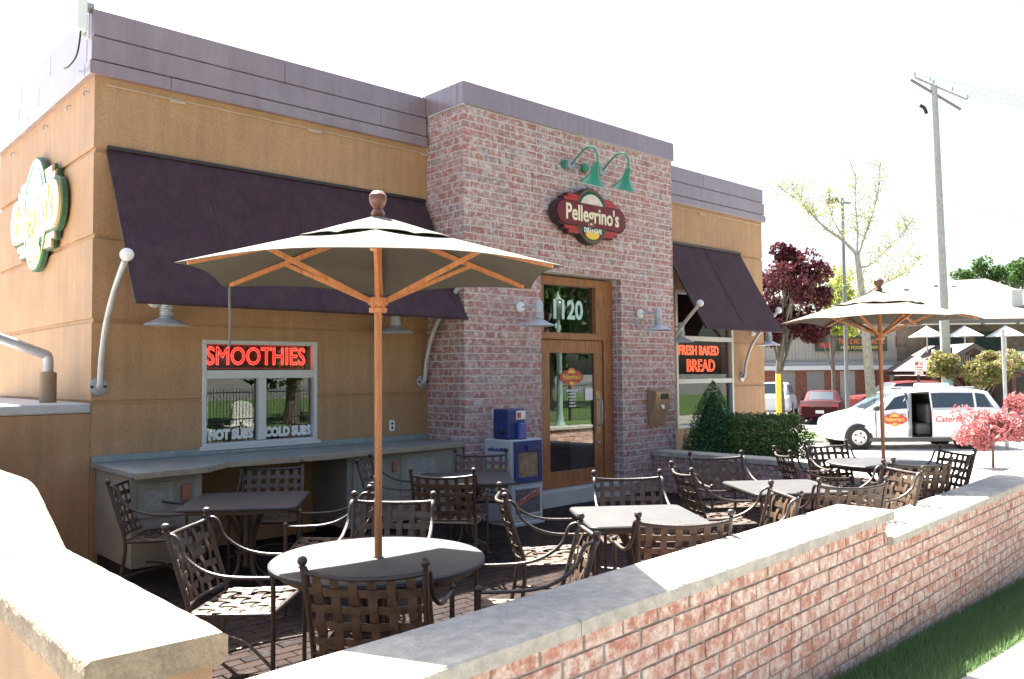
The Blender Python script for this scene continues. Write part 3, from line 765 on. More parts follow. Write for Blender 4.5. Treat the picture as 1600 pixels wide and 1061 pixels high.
# raised terrace on the left of the cafe
te = thing('terrace', 'raised concrete terrace with stucco front left of the cafe', 'terrace', (0, 0, 0))
q = MB(); q.box(-6, XL-.003, YS+.004, 12.43, -.4, 1.41); q.build('terrace_body', stucco, te)
q = MB(); q.cbox(-6, XL-.004, YS-.02, 12.43, 1.415, 1.508, .012); q.build('cap_slab', M('terrace_concrete', (.48, .47, .45), .9, var=.12, scale=6, bump=.4, bscale=40), te)
hr = thing('handrail', 'galvanised pipe handrail beside the tan left wall', 'handrail', (2.175, 9.0, 1.508))
q = MB(); q.lathe([(.075, 0), (.075, .28), (.07, .295), (.05, .30)], 18); q.build('sleeve', M('sleeve_tan', (.27, .19, .11), .6, var=.15), hr, True)
q = MB(); q.tube([(0, 0, .29), (0, 0, .40)]+spline([(0, 0, .40), (-.012, 0, .45), (-.05, 0, .475), (-.42, 0, .62)], 4)+[(-1.6, 0, 1.1)], .047, 12); q.build('pipe', galv, hr, True)
an = thing('panel_antenna', 'slim white panel antenna strapped to the left parapet corner', 'antenna', (2.29, 8.47, 4.92))
q = MB(); q.cbox(-.06, .04, -.05, .05, .12, 1.5, .012); q.build('panel', white, an)
q = MB(); q.cbox(-.02, .06, .06, .11, .1, .9, .01); q.build('mast', white, an)
for z_ in (.35, .8): q = MB(); q.cbox(-.03, .1, -.04, .1, z_, z_+.06, .006); q.build('clamp', galv, an)
q = MB(); q.tube(spline([(-.01, 0, .13), (-.02, 0, 0), (-.02, .1, -.1), (-.03, .3, -.14), (-.02, .5, -.1)], 5), .008, 6); q.build('cable', blackm, an)

# low planter wall at the right end of the patio
pw = thing('planter_wall', 'low brick planter wall with grey stone cap beside the entrance pier', 'wall', (9.93, 5.25, 0))
q = MB(); q.box(.012, .288, .012, 2.43, -.3, .525); q.build('mortar_core', mortar_grey, pw)
uq = None; wr = random.Random(8)
for c in range(7):
    z0 = .525-(c+1)*.075+.01; z1 = z0+.064; v = 0 - (.11 if c % 2 else 0)
    while v < 2.42:
        a, e = max(v, 0), min(v+.209, 2.42)
        if e-a > .03:
            if uq is None: UQ = MB(); UQ.cbox(-.5, .5, -.5, .5, -.5, .5, .035); uq = UQ.build('brick', brick_pier, pw); o = uq
            else: o = inst(uq, 'brick', pw)
            o.location = (.045+wr.uniform(-.003, .003), (a+e)/2, (z0+z1)/2); o.scale = (.09, e-a, z1-z0)
        v += .22
    o = inst(uq, 'brick', pw, (.19, .045, (z0+z1)/2), None, (.19, .09, z1-z0))
sb = slab(pw, 0, 2.44, 0, .36, .53, .60, capstone, 91); sb.rotation_euler = (0, 0, pi/2); sb.location = (.33, -.03, 0)

# ================================================================== AWNINGS
def awning(label, x0, x1, ytop, ztop, ybot, zbot, seams):
    t = thing('awning', label, 'awning', (x0, ytop, zbot), 0, 'awnings over the cafe windows'); W_ = x1-x0; H_ = ztop-zbot; D_ = ybot-ytop
    b = MB(); nx, nz = 24, 10; nrm = Vector((0, H_, D_)).normalized()
    nrm = Vector((0, -H_, -D_)).normalized() if False else Vector((0, -abs(H_), abs(D_))).normalized()
    for side in (0, 1):
        for i in range(nx+1):
            for j in range(nz+1):
                s_ = j/nz; sag = -.016*sin(pi*s_)*(1-.5*abs(math.sin(i/nx*pi*(len(seams)+1)))) + .004*sin(i*1.7+j*.9)*sin(j*.8+i*.35) - (.004 if side else 0)
                p = Vector((W_*i/nx, D_*s_, H_*(1-s_))) + nrm*sag; b.v.append(tuple(p))
    K = (nx+1)*(nz+1)
    for i in range(nx):
        for j in range(nz):
            a = i*(nz+1)+j; b.f += [(a, a+1, a+nz+2, a+nz+1), (K+a, K+a+nz+1, K+a+nz+2, K+a+1)]
    for i in range(nx):
        for j in (0, nz):
            a = i*(nz+1)+j; b.f.append((a, a+nz+1, K+a+nz+1, K+a))
    for j in range(nz):
        for i in (0, nx):
            a = i*(nz+1)+j; b.f.append((a, K+a, K+a+1, a+1))
    b.m = [0]*len(b.f); b.build('canopy', awncloth, t, True, 60)
    for sx in seams:
        q = MB(); q.tube([tuple(Vector((sx, D_*k/8, H_*(1-k/8)))+nrm*(.001-.012*sin(pi*k/8))) for k in range(9)], .004, 5); q.build('seam', M('awning_seam', (.085, .045, .062), .9), t)
    q = MB(); q.tube([(0, D_, -.012), (W_, D_, -.012)], .022, 8); q.build('front_bar', awncloth, t)
    q = MB(); q.tube([(0, -.02, H_), (W_, -.02, H_)], .02, 8); q.build('wall_bar', frame_dark, t)
    for x in [.015, W_-.015] + ([W_/2] if W_ > 3 else []):
        q = MB(); q.tube([tuple(Vector((x, D_*k/4, H_*(1-k/4)))-nrm*.03) for k in range(5)], .014, 6); q.build('rafter', frame_dark, t)
    return t
awning('wide dark purple awning over the smoothies window', 2.51, 6.29, YS-.015, 3.95, 7.58, 2.43, [.95, 1.9, 2.85])
awning('narrow dark purple awning over the right window behind the planter', 11.2, 13.58, YS-.015, 3.95, 7.58, 2.475, [1.2])
def strut(label, x, zb):
    t = thing('awning_strut', label, 'awning bracket', (x, YS, 1.66), 0, 'curved awning brackets')
    q = MB(); q.lathe([(.085, 0), (.085, .012), (.075, .018)], 20, (0, -.001, .0), axis=(0, -1, 0)); fl = q.build('flange', galv, t, True)
    q = MB(); q.tube(spline([(0, -.02, .0), (0, -.055, .03), (0, -.09, .25), (0, -.2, .55), (0, -.42, .85), (0, -.72, zb-1.66)], 6), .027, 12); q.build('tube', M('strut_paint', (.55, .55, .53), .45, .2), t, True)
    q = MB(); q.ball((0, -.77, zb-1.66+.05), .06, 14); q.build('ball_finial', white, t, True)
    for s_ in (-1, 1):
        q = MB(); q.lathe([(.014, 0), (.014, .012)], 8, (s_*.06, -.018, .0), axis=(0, -1, 0)); q.build('bolt', blackm, t)
strut('pale curved awning bracket with ball end at the left building corner', 2.462, 2.78)
strut('pale curved awning bracket between the wide awning and the brick pier', 6.255, 2.78)
strut('pale curved awning bracket right of the pier crossing the neon window', 11.175, 2.80)
strut('pale curved awning bracket right of the neon window', 13.60, 2.80)

# ================================================================== WALL LAMPS
def wall_lamp(label, x, ywall, z, arm=.34):
    t = thing('wall_lamp', label, 'wall lamp', (x, ywall, z), 0, 'enamel barn lamps on the facade')
    q = MB(); q.lathe([(.068, 0), (.066, .02), (.05, .035), (.02, .045)], 20, (0, -.001, 0), axis=(0, -1, 0)); q.build('wall_plate', white, t, True)
    q = MB(); q.tube([(0, -.03, 0), (0, -arm, 0)], .013, 8); q.build('arm', shadewhite, t)
    q = MB(); q.lathe([(.05, -.07), (.052, .0), (.05, .03), (.035, .06), (.012, .072)], 18, (0, -arm, 0)); q.build('cap', shadewhite, t, True)
    q = MB()
    for k in range(4): q.lathe([(.058, -.008), (.066, -.002), (.066, .004), (.058, .008)], 18, (0, -arm, -.085-.024*k))
    q.build('cooling_rings', shadewhite, t, True)
    q = MB(); q.lathe([(.046, -.065), (.046, -.18)], 16, (0, -arm, 0)); q.build('lamp_holder', white, t, True)
    q = MB(); q.lathe([(.048, -.165), (.07, -.185), (.13, -.215), (.20, -.245), (.208, -.256), (.204, -.258), (.19, -.247), (.06, -.19)], 28, (0, -arm, 0), caps=False); q.build('shade', shadewhite, t, True, 50)
wall_lamp('grey enamel barn lamp on the brick left of the door', 7.26, YB-.001, 2.60)
wall_lamp('grey enamel barn lamp on the brick right of the door', 9.68, YB-.001, 2.62)
wall_lamp('grey enamel barn lamp under the left end of the wide awning', 2.97, YS-.001, 2.50)
wall_lamp('grey enamel barn lamp under the right end of the wide awning', 5.62, YS-.001, 2.50)
wall_lamp('grey enamel barn lamp in front of the neon window, next to the pier', 11.25, YS-.001, 2.50)
wall_lamp('grey enamel barn lamp at the right building corner', 13.98, YS-.001, 2.50)
# green goosenecks above the sign
def goose(label, x, z):
    t = thing('gooseneck_lamp', label, 'sign lamp', (x, YB-.001, z), 0, 'green gooseneck sign lamps')
    q = MB(); q.cbox(-.055, .055, -.09, 0, -.06, .06, .008); q.build('junction_box', galv, t)
    q = MB(); q.lathe([(.06, 0), (.06, .02)], 14, (-.07, -.012, 0), axis=(0, -1, 0)); q.build('wall_plate', green, t, True)
    q = MB(); q.tube(spline([(0, -.09, .0), (0, -.22, .10), (0, -.36, .17), (0, -.48, .15), (0, -.545, .05), (0, -.55, -.06)], 6), .013, 8); q.build('neck', green, t, True)
    ax = Vector((0, .38, -1)).normalized(); c = Vector((0, -.55, -.05))
    q = MB(); q.lathe([(.02, 0), (.035, .02), (.042, .10), (.05, .13), (.058, .16), (.10, .22), (.175, .30), (.18, .305), (.172, .306), (.09, .225), (.05, .17)], 24, c, axis=ax, caps=False); q.build('shade', green, t, True, 50)
goose('left green gooseneck lamp above the round shop sign', 8.16, 4.575); goose('right green gooseneck lamp above the round shop sign', 8.80, 4.60)
t = thing('conduit_box', 'small round green conduit box between the gooseneck lamps', 'junction box', (8.48, YB-.001, 4.585))
q = MB(); q.lathe([(.06, 0), (.06, .06), (.045, .075)], 16, axis=(0, -1, 0)); q.build('box', green, t, True)
q = MB(); q.tube([(-.26, -.02, 0), (.26, -.02, .01)], .014, 6); q.build('pipe', galv, t)

# ================================================================== SIGNS
s1 = thing('shop_sign', 'maroon and green crest sign on the brick above the door', 'sign', (8.50, YB-.03, 3.90)); logo_sign(s1, 1.0)
s2 = thing('shop_sign', 'large glossy crest sign on the tan left side wall', 'sign', (XL-.03, 10.22, 3.545), -pi/2); logo_sign(s2, 1.62, th=.05, lam=True); s2.scale = (.9, 1, 1)
n1 = thing('neon_sign', 'red neon smoothies sign in the top of the left window', 'neon sign', (4.115, YS+.105, 1.955))
text('lettering', 'SMOOTHIES', .265, neon, n1, (0, 0, 0), sx=.80, outline=.0055)
q = MB()
for (x0_, x1_, z0, z1) in ((-.55, .55, .118, .123), (-.55, .55, -.123, -.118), (-.55, -.545, -.118, .118), (.545, .55, -.118, .118)): q.box(x0_, x1_, .0, .008, z0, z1)
q.build('border_tube', M('neon_dim', (.45, .03, .03), .4, var=0, emis=.25), n1)
q = MB(); q.box(-.57, .57, .03, .04, -.13, .13); q.build('backboard', blackm, n1)
n2 = thing('neon_sign', 'orange neon fresh baked bread sign in the right window', 'neon sign', (12.42, YS+.12, 2.0))
text('lettering', 'FRESH BAKED', .23, neon2, n2, (.0, 0, .13), sx=.86, outline=.007)
text('lettering', 'BREAD', .30, neon2, n2, (.05, 0, -.14), sx=.95, outline=.007)
# small things on the walls
ou = thing('power_outlet', 'small white outlet above the counter on the tan wall', 'outlet', (5.795, YS-.001, 1.135))
q = MB(); q.cbox(-.04, .04, -.012, 0, -.065, .065, .004); q.build('cover_plate', white, ou)
for z in (-.025, .025):
    q = MB(); q.lathe([(.016, 0), (.016, .004)], 10, (0, -.011, z), axis=(0, -1, 0)); q.build('socket', blackm, ou)
ab = thing('mail_box', 'tan metal box with slanted front on the brick right of the door', 'box', (10.02, YB-.003, 1.24)); ab.scale = (.78, 1, 1)
q = MB(); q.prism_y([(-.25, -.27), (.25, -.27), (.25, .27), (-.25, .27)], -.012, 0); q.build('back_plate', copper, ab)
b = MB(); b.add([(-.17, -.06, -.27), (.17, -.06, -.27), (.24, -.17, .18), (-.24, -.17, .18), (-.24, -.015, -.27), (.24, -.015, -.27), (.25, -.015, .27), (-.25, -.015, .27), (.24, -.17, .23), (-.24, -.17, .23)],
      [(0, 1, 2, 3), (0, 4, 5, 1), (3, 2, 8, 9), (9, 8, 6, 7), (0, 3, 9, 7, 4), (1, 5, 6, 8, 2)]); b.build('hood', copper, ab)
q = MB(); q.box(-.10, .12, -.176, -.168, .12, .2); q.build('slot', blackm, ab)
q = MB(); q.lathe([(.05, 0), (.05, .004)], 16, (.0, -.135, .02), axis=(0, -1, .26)); q.build('sticker', white, ab)

# ================================================================== COUNTER
ct = thing('serving_counter', 'outdoor serving counter with grey top and cabinets under the smoothies window', 'counter', (0, 0, 0))
poly = [(2.41, 8.428), (2.41, 7.25), (3.06, 7.32), (3.34, 7.58), (4.48, 7.50), (4.70, 7.56), (6.29, 7.66), (6.33, 7.75), (6.33, 8.428)]
q = MB(); q.prism_z(poly, .905, .945); q.build('counter_top', counter_m, ct)
q = MB(); q.cbox(2.412, 3.44, YS-.024, YS-.003, .946, 1.012, .003); q.cbox(3.44, 4.79, YS-.024, YS-.003, .946, .982, .003); q.cbox(4.79, 6.32, YS-.024, YS-.003, .946, 1.012, .003); q.build('backsplash', counter_m, ct)
# trim along the front edge follows the outline of the top
q = MB(); e_ = poly[1:7]
for (xa, ya), (xb, yb) in zip(e_, e_[1:]):
    d = Vector((xb-xa, yb-ya)).normalized(); nx_, ny_ = d.y, -d.x; w_ = .012
    q.prism_z([(xa+nx_*w_, ya+ny_*w_), (xb+nx_*w_, yb+ny_*w_), (xb+nx_*.001, yb+ny_*.001), (xa+nx_*.001, ya+ny_*.001)], .895, .943)
q.build('edge_trim', M('edge_laminate', (.33, .26, .19), .5, var=.15, scale=20), ct)
def cabinet(x0, x1, yf, panels):
    q = MB(); q.cbox(x0, x1, yf, 8.40, .12, .9, .004); c = q.build('cabinet', cabwood, ct)
    for (a, e, z0, z1) in panels:
        q = MB(); q.cbox(a-.05, e+.05, yf-.016, yf-.001, z0-.06, z1+.06, .003); q.build('cabinet_door', cabwood, c)
        q = MB(); q.cbox(a, e, yf-.019, yf-.0165, z0, z1, .001); q.build('inset_panel', panelgrey, c)
        q = MB(); q.cbox(a-.012, e+.012, yf-.0215, yf-.0165, z1, z1+.012, .001); q.cbox(a-.012, e+.012, yf-.0215, yf-.0165, z0-.012, z0, .001); q.build('bead', cabwood, c)
    return c
c1 = cabinet(2.44, 3.05, 7.42, [(2.54, 2.74, .60, .78)])
q = MB(); q.cbox(2.86, 2.94, 7.385, 7.418, .66, .80, .004); q.build('latch', M('latch_brick', (.36, .13, .07), .5), c1)
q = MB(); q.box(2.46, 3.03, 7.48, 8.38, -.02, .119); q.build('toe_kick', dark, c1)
c2 = cabinet(4.72, 6.30, 7.70, [(4.84, 5.16, .35, .78), (5.46, 5.88, .45, .80)])
q = MB(); q.cbox(5.29, 5.34, 7.672, 7.698, .68, .80, .004); q.build('latch', M('latch_brick', (.36, .13, .07), .5), c2)
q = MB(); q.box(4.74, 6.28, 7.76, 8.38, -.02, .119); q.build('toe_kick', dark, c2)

# ================================================================== NEWSPAPER BOX
nb = thing('newspaper_box', 'white and blue coin newspaper box by the door', 'newspaper box', (6.45, 6.98, 0), 0)
W_, D_ = .50, .50
q = MB(); q.cbox(0, W_, .02, D_, .05, .99, .012); q.build('cabinet', boxwhite, nb)
q = MB(); q.cbox(-.015, W_+.015, .0, D_+.01, .0, .05, .01); q.build('base', boxwhite, nb)
q = MB()
q.cbox(.03, .47, -.004, .019, .84, .975, .004); q.cbox(.03, .47, -.004, .019, .49, .56, .004); q.cbox(.03, .095, -.004, .019, .56, .84, .004); q.cbox(.405, .47, -.004, .019, .56, .84, .004)
nd = q.build('door', blue, nb)
q = MB(); q.box(.095, .405, .006, .012, .56, .84); q.build('display_window', M('newspaper_tan', (.22, .16, .095), .35, var=.35, scale=12), nd)
q = MB(); q.cbox(.215, .285, -.03, -.005, .86, .92, .005); q.build('door_pull', blue, nd)
q = MB(); q.box(.06, .44, .012, .0185, .14, .42); q.build('lower_window', M('lower_poster', (.10, .10, .11), .4, var=.4, scale=14), nb)
for z_ in (.42, .115): q = MB(); q.cbox(.04, .46, .004, .0185, z_, z_+.025, .003); q.build('window_trim', boxwhite, nb)
q = MB(); q.add([(.06, .010, .22), (.44, .010, .36), (.44, .010, .425), (.06, .010, .285)], [(0, 1, 2, 3)]); q.build('poster_band', M('poster_red', (.45, .28, .24), .5), nb)
text('lettering', 'We deliver!', .085, M('poster_ink', (.35, .05, .04), .5), nb, (.25, .008, .322), rot=(pi/2, -.353, 0), extrude=.0006, bold=.002, sx=.9)
q = MB(); lr = random.Random(2); y_ = .43
while y_ > .10:
    w_ = lr.uniform(.014, .03); q.box(-.0012, .0, y_-w_, y_, .85, .85+lr.choice((.03, .03, .045))); y_ -= w_+.006
tag(q.build('faded_print', blue, nb), kind='stuff')
for y in (.10, .26):
    q = MB(); q.box(-.0012, .0, y, y+.11, .58, .68); q.build('yellow_sticker', M('sticker_yellow', (.72, .48, .05), .5), nb)
q = MB(); q.cbox(.02, .30, .10, .36, .995, 1.34, .012); co_ = q.build('coin_box', blue, nb)
q = MB(); q.box(.15, .29, .092, .0995, 1.22, 1.32); q.build('price_card', white, co_)
q = MB(); q.box(.16, .22, .089, .0915, 1.235, 1.30); q.build('price_print', signred, co_)
q = MB(); q.cbox(.16, .26, .03, .099, .99, 1.18, .012); q.build('coin_return', M('blue_light', (.10, .11, .38), .4), co_)
q = MB(); q.lathe([(.03, 0), (.03, .02), (.02, .028)], 12, (.02, .2, 1.08), axis=(-1, 0, 0)); q.build('lock', blackm, co_, True)

# ================================================================== TABLES
def pedestal(t, rr):
    q = MB()
    for k in range(4):
        a = pi/4+k*pi/2; c, s_ = cos(a), sin(a)
        q.tube(spline([(c*rr*.62, s_*rr*.62, .695), (c*.16, s_*.16, .60), (c*.075, s_*.075, .42), (c*.075, s_*.075, .20), (c*.15, s_*.15, .09), (c*rr*.72, s_*rr*.72, .018)], 5), .018, 8)
        q.ball((c*rr*.72, s_*rr*.72, .018), .018, 8)
    q.lathe([(.10, .30), (.10, .32), (.085, .32), (.085, .30)], 16, caps=False); q.lathe([(.05, .18), (.05, .66)], 12)
    return q.build('pedestal', bronze, t, True)
def square_table(label, x, y, rz, s=.88):
    t = thing('square_table', label, 'table', (x, y, 0), rz, 'square patio tables'); h = s/2; c = .06
    p = []
    for cx, cy, a in ((h-c, h-c, 0), (-h+c, h-c, 90), (-h+c, -h+c, 180), (h-c, -h+c, 270)):
        for k in range(5): p.append((cx+c*cos(radians(a+22.5*k)), cy+c*sin(radians(a+22.5*k))))
    def ring(k, z): return [(X*k, Y*k, z) for X, Y in p]
    b = MB(); n = len(p); L_ = [ring(.985, .697), ring(1, .703), ring(1, .716), ring(.985, .724), ring(.0, .724)]
    for l in L_: b.v += l
    for i in range(len(L_)-1):
        for j in range(n): b.f.append((i*n+j, i*n+(j+1) % n, (i+1)*n+(j+1) % n, (i+1)*n+j))
    b.f.append(tuple(range(n))[::-1]); b.m = [0]*len(b.f); b.build('table_top', tabletop, t, True, 30)
    q = MB()
    for ang in range(4):
        pass
    q.box(-h+.09, h-.09, -h+.07, -h+.09, .66, .6965); q.box(-h+.09, h-.09, h-.09, h-.07, .66, .6965); q.box(-h+.07, -h+.09, -h+.07, h-.07, .66, .6965); q.box(h-.09, h-.07, -h+.07, h-.07, .66, .6965)
    q.build('apron', bronze, t); pedestal(t, .42); return t
def round_table(label, x, y, r):
    t = thing('round_table', label, 'table', (x, y, 0), 0, 'round patio tables')
    q = MB(); q.lathe([(r-.02, .69), (r, .70), (r, .716), (r-.012, .724), (r*.5, .7245), (.028, .725)], 56, caps=False)
    n = 56; q.f.append(tuple(range(n))[::-1]); q.m.append(0)
    q.build('table_top', tabletop, t, True, 30)
    q = MB(); q.lathe([(r-.06, .655), (r-.06, .689), (r-.075, .689), (r-.075, .655)], 40, caps=False); q.build('apron', bronze, t, True, 30)
    pedestal(t, .5); return t
TR = radians(53.5)
square_table('dark square table in the shade by the serving counter', 3.10, 6.62, TR, .92)
square_table('dark square table in the shade next to the newspaper box', 5.30, 6.42, TR, .90)
square_table('sunlit square table in front of the door', 4.77, 3.84, TR, .86)
square_table('sunlit square table between the door table and the far umbrella', 6.88, 3.86, TR, .86)
R1 = (2.65, 3.99); R2 = (9.46, 4.08)
round_table('large round table under the near umbrella', R1[0], R1[1], .60)
round_table('round table under the far umbrella', R2[0], R2[1], .60)

# ================================================================== CHAIRS
def chair_proto():
    t = thing('patio_chair', 'x', 'chair', (0, 0, 0), 0, 'bronze patio chairs with woven straps')
    yb = lambda z: -.215 - max(0, z-.43)*.285            # lean of the back
    bow = lambda x: -.055*(1-(x/.27)**2)                  # the back is bowed rearward
    for s_ in (-1, 1):
        q = MB(); q.tube(spline([(s_*.285, -.275, 0), (s_*.275, -.235, .2), (s_*.27, yb(.43), .43), (s_*.272, yb(.66), .66), (s_*.28, yb(.885), .885)], 4), .0145, 8); q.build('rear_leg', bronze, t, True)
        q = MB(); q.lathe([(.012, 0), (.02, .006), (.012, .012), (.02, .022), (.024, .034), (.018, .048), (.004, .054)], 10, (s_*.28, yb(.885)-.004, .882), caps=True); q.build('finial', bronze, t, True)
        q = MB(); q.tube(spline([(s_*.28, yb(.87), .868), (s_*.284, yb(.87)+.03, .872), (s_*.287, yb(.87)+.065, .845), (s_*.29, -.235, .755), (s_*.295, -.14, .685), (s_*.297, -.03, .65), (s_*.297, .1, .64), (s_*.297, .262, .64)], 4), .0125, 8, flat=.8); q.build('arm', bronze, t, True)
        q = MB(); q.tube([(s_*.297, .262, 0), (s_*.297, .262, .645)], .0135, 8); q.build('front_leg', bronze, t, True)
        q = MB(); q.lathe([(.013, 0), (.019, .008), (.019, .016), (.012, .026), (.003, .03)], 10, (s_*.297, .262, .645)); q.build('arm_finial', bronze, t, True)
    q = MB(); q.tube(spline([(-.28, yb(.87), .865)]+[(x, yb(.85)+bow(x), .845+.018*(x/.28)**2) for x in (-.2, -.1, 0, .1, .2)]+[(.28, yb(.87), .865)], 3), .0125, 8); q.build('top_rail', bronze, t, True)
    q = MB(); q.tube(spline([(-.27, yb(.47), .47)]+[(x, yb(.47)+bow(x)*.7, .465) for x in (-.15, 0, .15)]+[(.27, yb(.47), .47)], 4), .010, 8); q.build('lower_rail', bronze, t, True)
    q = MB()
    ring = [(-.27, -.215, .425), (.27, -.215, .425), (.292, .25, .44), (-.292, .25, .44)]
    for a, c in zip(ring, ring[1:]+ring[:1]): q.tube([a, c], .0125, 8)
    for p in ring: q.ball(p, .0125, 8)
    q.build('seat_frame', bronze, t, True)
    q = MB(); q.tube(spline([(-.29, .255, .15), (0, .02, .175), (.28, -.245, .15)], 5), .009, 6); q.tube(spline([(.29, .255, .15), (0, .0, .195), (-.28, -.245, .15)], 5), .009, 6)
    q.build('stretcher', bronze, t, True)
    def band(pts, wdir, w, nrm, name):
        """flat woven band: pts centre line, wdir width direction, nrm thickness direction"""
        b = MB(); w_ = Vector(wdir)*w/2
        for p, nn in zip(pts, nrm):
            p = Vector(p); nn = Vector(nn)*.0016
            b.v += [tuple(p-w_-nn), tuple(p+w_-nn), tuple(p+w_+nn), tuple(p-w_+nn)]
        k = len(pts)
        for i in range(k-1):
            for j in range(4):
                j2 = (j+1) % 4; b.f.append((i*4+j, i*4+j2, (i+1)*4+j2, (i+1)*4+j))
        b.f += [(3, 2, 1, 0), tuple((k-1)*4+j for j in range(4))]; b.m = [0]*len(b.f)
        return b.build(name, strapm, t, True, 40)
    vx = [-.215, -.129, -.043, .043, .129, .215]; hz = [.535, .615, .695, .775]
    for i, x in enumerate(vx):
        pts = []
        for k in range(13):
            z = .468+(.848-.468)*k/12; w = .006*cos(pi*(z-.535)/.08+pi*i) if .49 < z < .82 else 0
            pts.append((x, yb(z)+bow(x)*(.7+.3*k/12)+w, z))
        band(pts, (1, 0, 0), .040, [(0, 1, .28)]*13, 'back_strap')
    for i, z in enumerate(hz):
        pts = []
        for k in range(19):
            x = -.27+.54*k/18; w = -.006*cos(pi*(x+.215)/.086+pi*i)
            pts.append((x, yb(z)+bow(x)*(.7+.3*(z-.468)/.38)+w, z))
        band(pts, (0, -.28, .96), .038, [(0, 1, .28)]*19, 'back_strap')
    sag = lambda x, y: -.022*(1-(x/.28)**2)*(1-((y-.02)/.25)**2)
    sxs = [-.225, -.135, -.045, .045, .135, .225]; sys_ = [-.15, -.06, .03, .12, .20]
    for i, x in enumerate(sxs):
        pts = [(x*(1+.05*(k/14)), -.215+.468*k/14, .437+.012*k/14+sag(x, -.215+.468*k/14)+.005*cos(pi*(-.215+.468*k/14+.15)/.09+pi*i)) for k in range(15)]
        band(pts, (1, 0, 0), .052, [(0, 0, 1)]*15, 'seat_strap')
    for i, y in enumerate(sys_):
        pts = [(-.283+.566*k/18, y, .437+.012*(y+.215)/.468+sag(-.283+.566*k/18, y)-.005*cos(pi*(-.283+.566*k/18+.225)/.09+pi*i)) for k in range(19)]
        band(pts, (0, 1, 0), .052, [(0, 0, 1)]*19, 'seat_strap')
    return t
chairs = [  # back-top midpoint x, y, facing (deg), label
 (2.319, 7.314, -36, 'shaded chair at the left edge of the patio beside the counter cabinet'),
 (3.758, 7.468, -124, 'shaded chair facing us between the counter and its dark table'),
 (3.60, 5.50, 142, 'chair behind the near umbrella pole facing left to the dark counter table'),
 (4.60, 7.18, -46, 'shaded chair by the counter cabinets facing the table beside the newspaper box'),
 (5.95, 6.952, -134, 'shaded chair facing us right beside the newspaper box'),
 (4.495, 5.774, 40, 'chair turned away from us at the dark table near the newspaper box'),
 (1.934, 4.908, -45, 'sunlit chair left of the near round table with its woven seat showing'),
 (3.354, 4.86, -137, 'chair on the far side of the near round table, facing us'),
 (2.051, 3.206, 42, 'nearest chair, its dark back towards us in front of the round table'),
 (3.42, 3.10, 141, 'chair right of the near round table, seen edge-on above the shaded wall cap'),
 (4.031, 4.474, -38, 'chair seen edge-on left of the sunlit door table'),
 (5.469, 4.506, -129, 'grey-looking chair facing us between the door and its sunlit table'),
 (4.095, 2.941, 52, 'brown chair with its back to us at the sunlit door table'),
 (5.504, 3.086, 140, 'pale sunlit chair facing left at the right side of the door table'),
 (6.133, 4.43, -36, 'dark chair left of the second sunlit square table, its back to the door table'),
 (7.413, 4.922, -124, 'dark chair facing us in front of the cone shrub and planter'),
 (6.293, 2.952, 56, 'brown chair with its back to us at the second sunlit square table'),
 (7.577, 3.103, 147, 'pale sunlit chair facing left with a white arm, right of the second square table'),
 (8.186, 4.606, -44, 'dark chair left of the far round table against the hedge'),
 (9.429, 4.74, -118, 'dark lattice chair on the far side of the far round table'),
 (8.177, 3.164, 50, 'dark chair with its back to us at the far round table'),
 (9.542, 3.329, 145, 'pale sunlit chair at the right of the far round table below the pink maple'),
]
proto = chair_proto()
for i, (mx, my, fa, lab) in enumerate(chairs):
    o = proto if i == 0 else copy_tree(proto)
    a = radians(fa); o.location = (mx+.345*cos(a), my+.345*sin(a), .004); o.rotation_euler = (0, 0, a-pi/2); o['label'] = lab

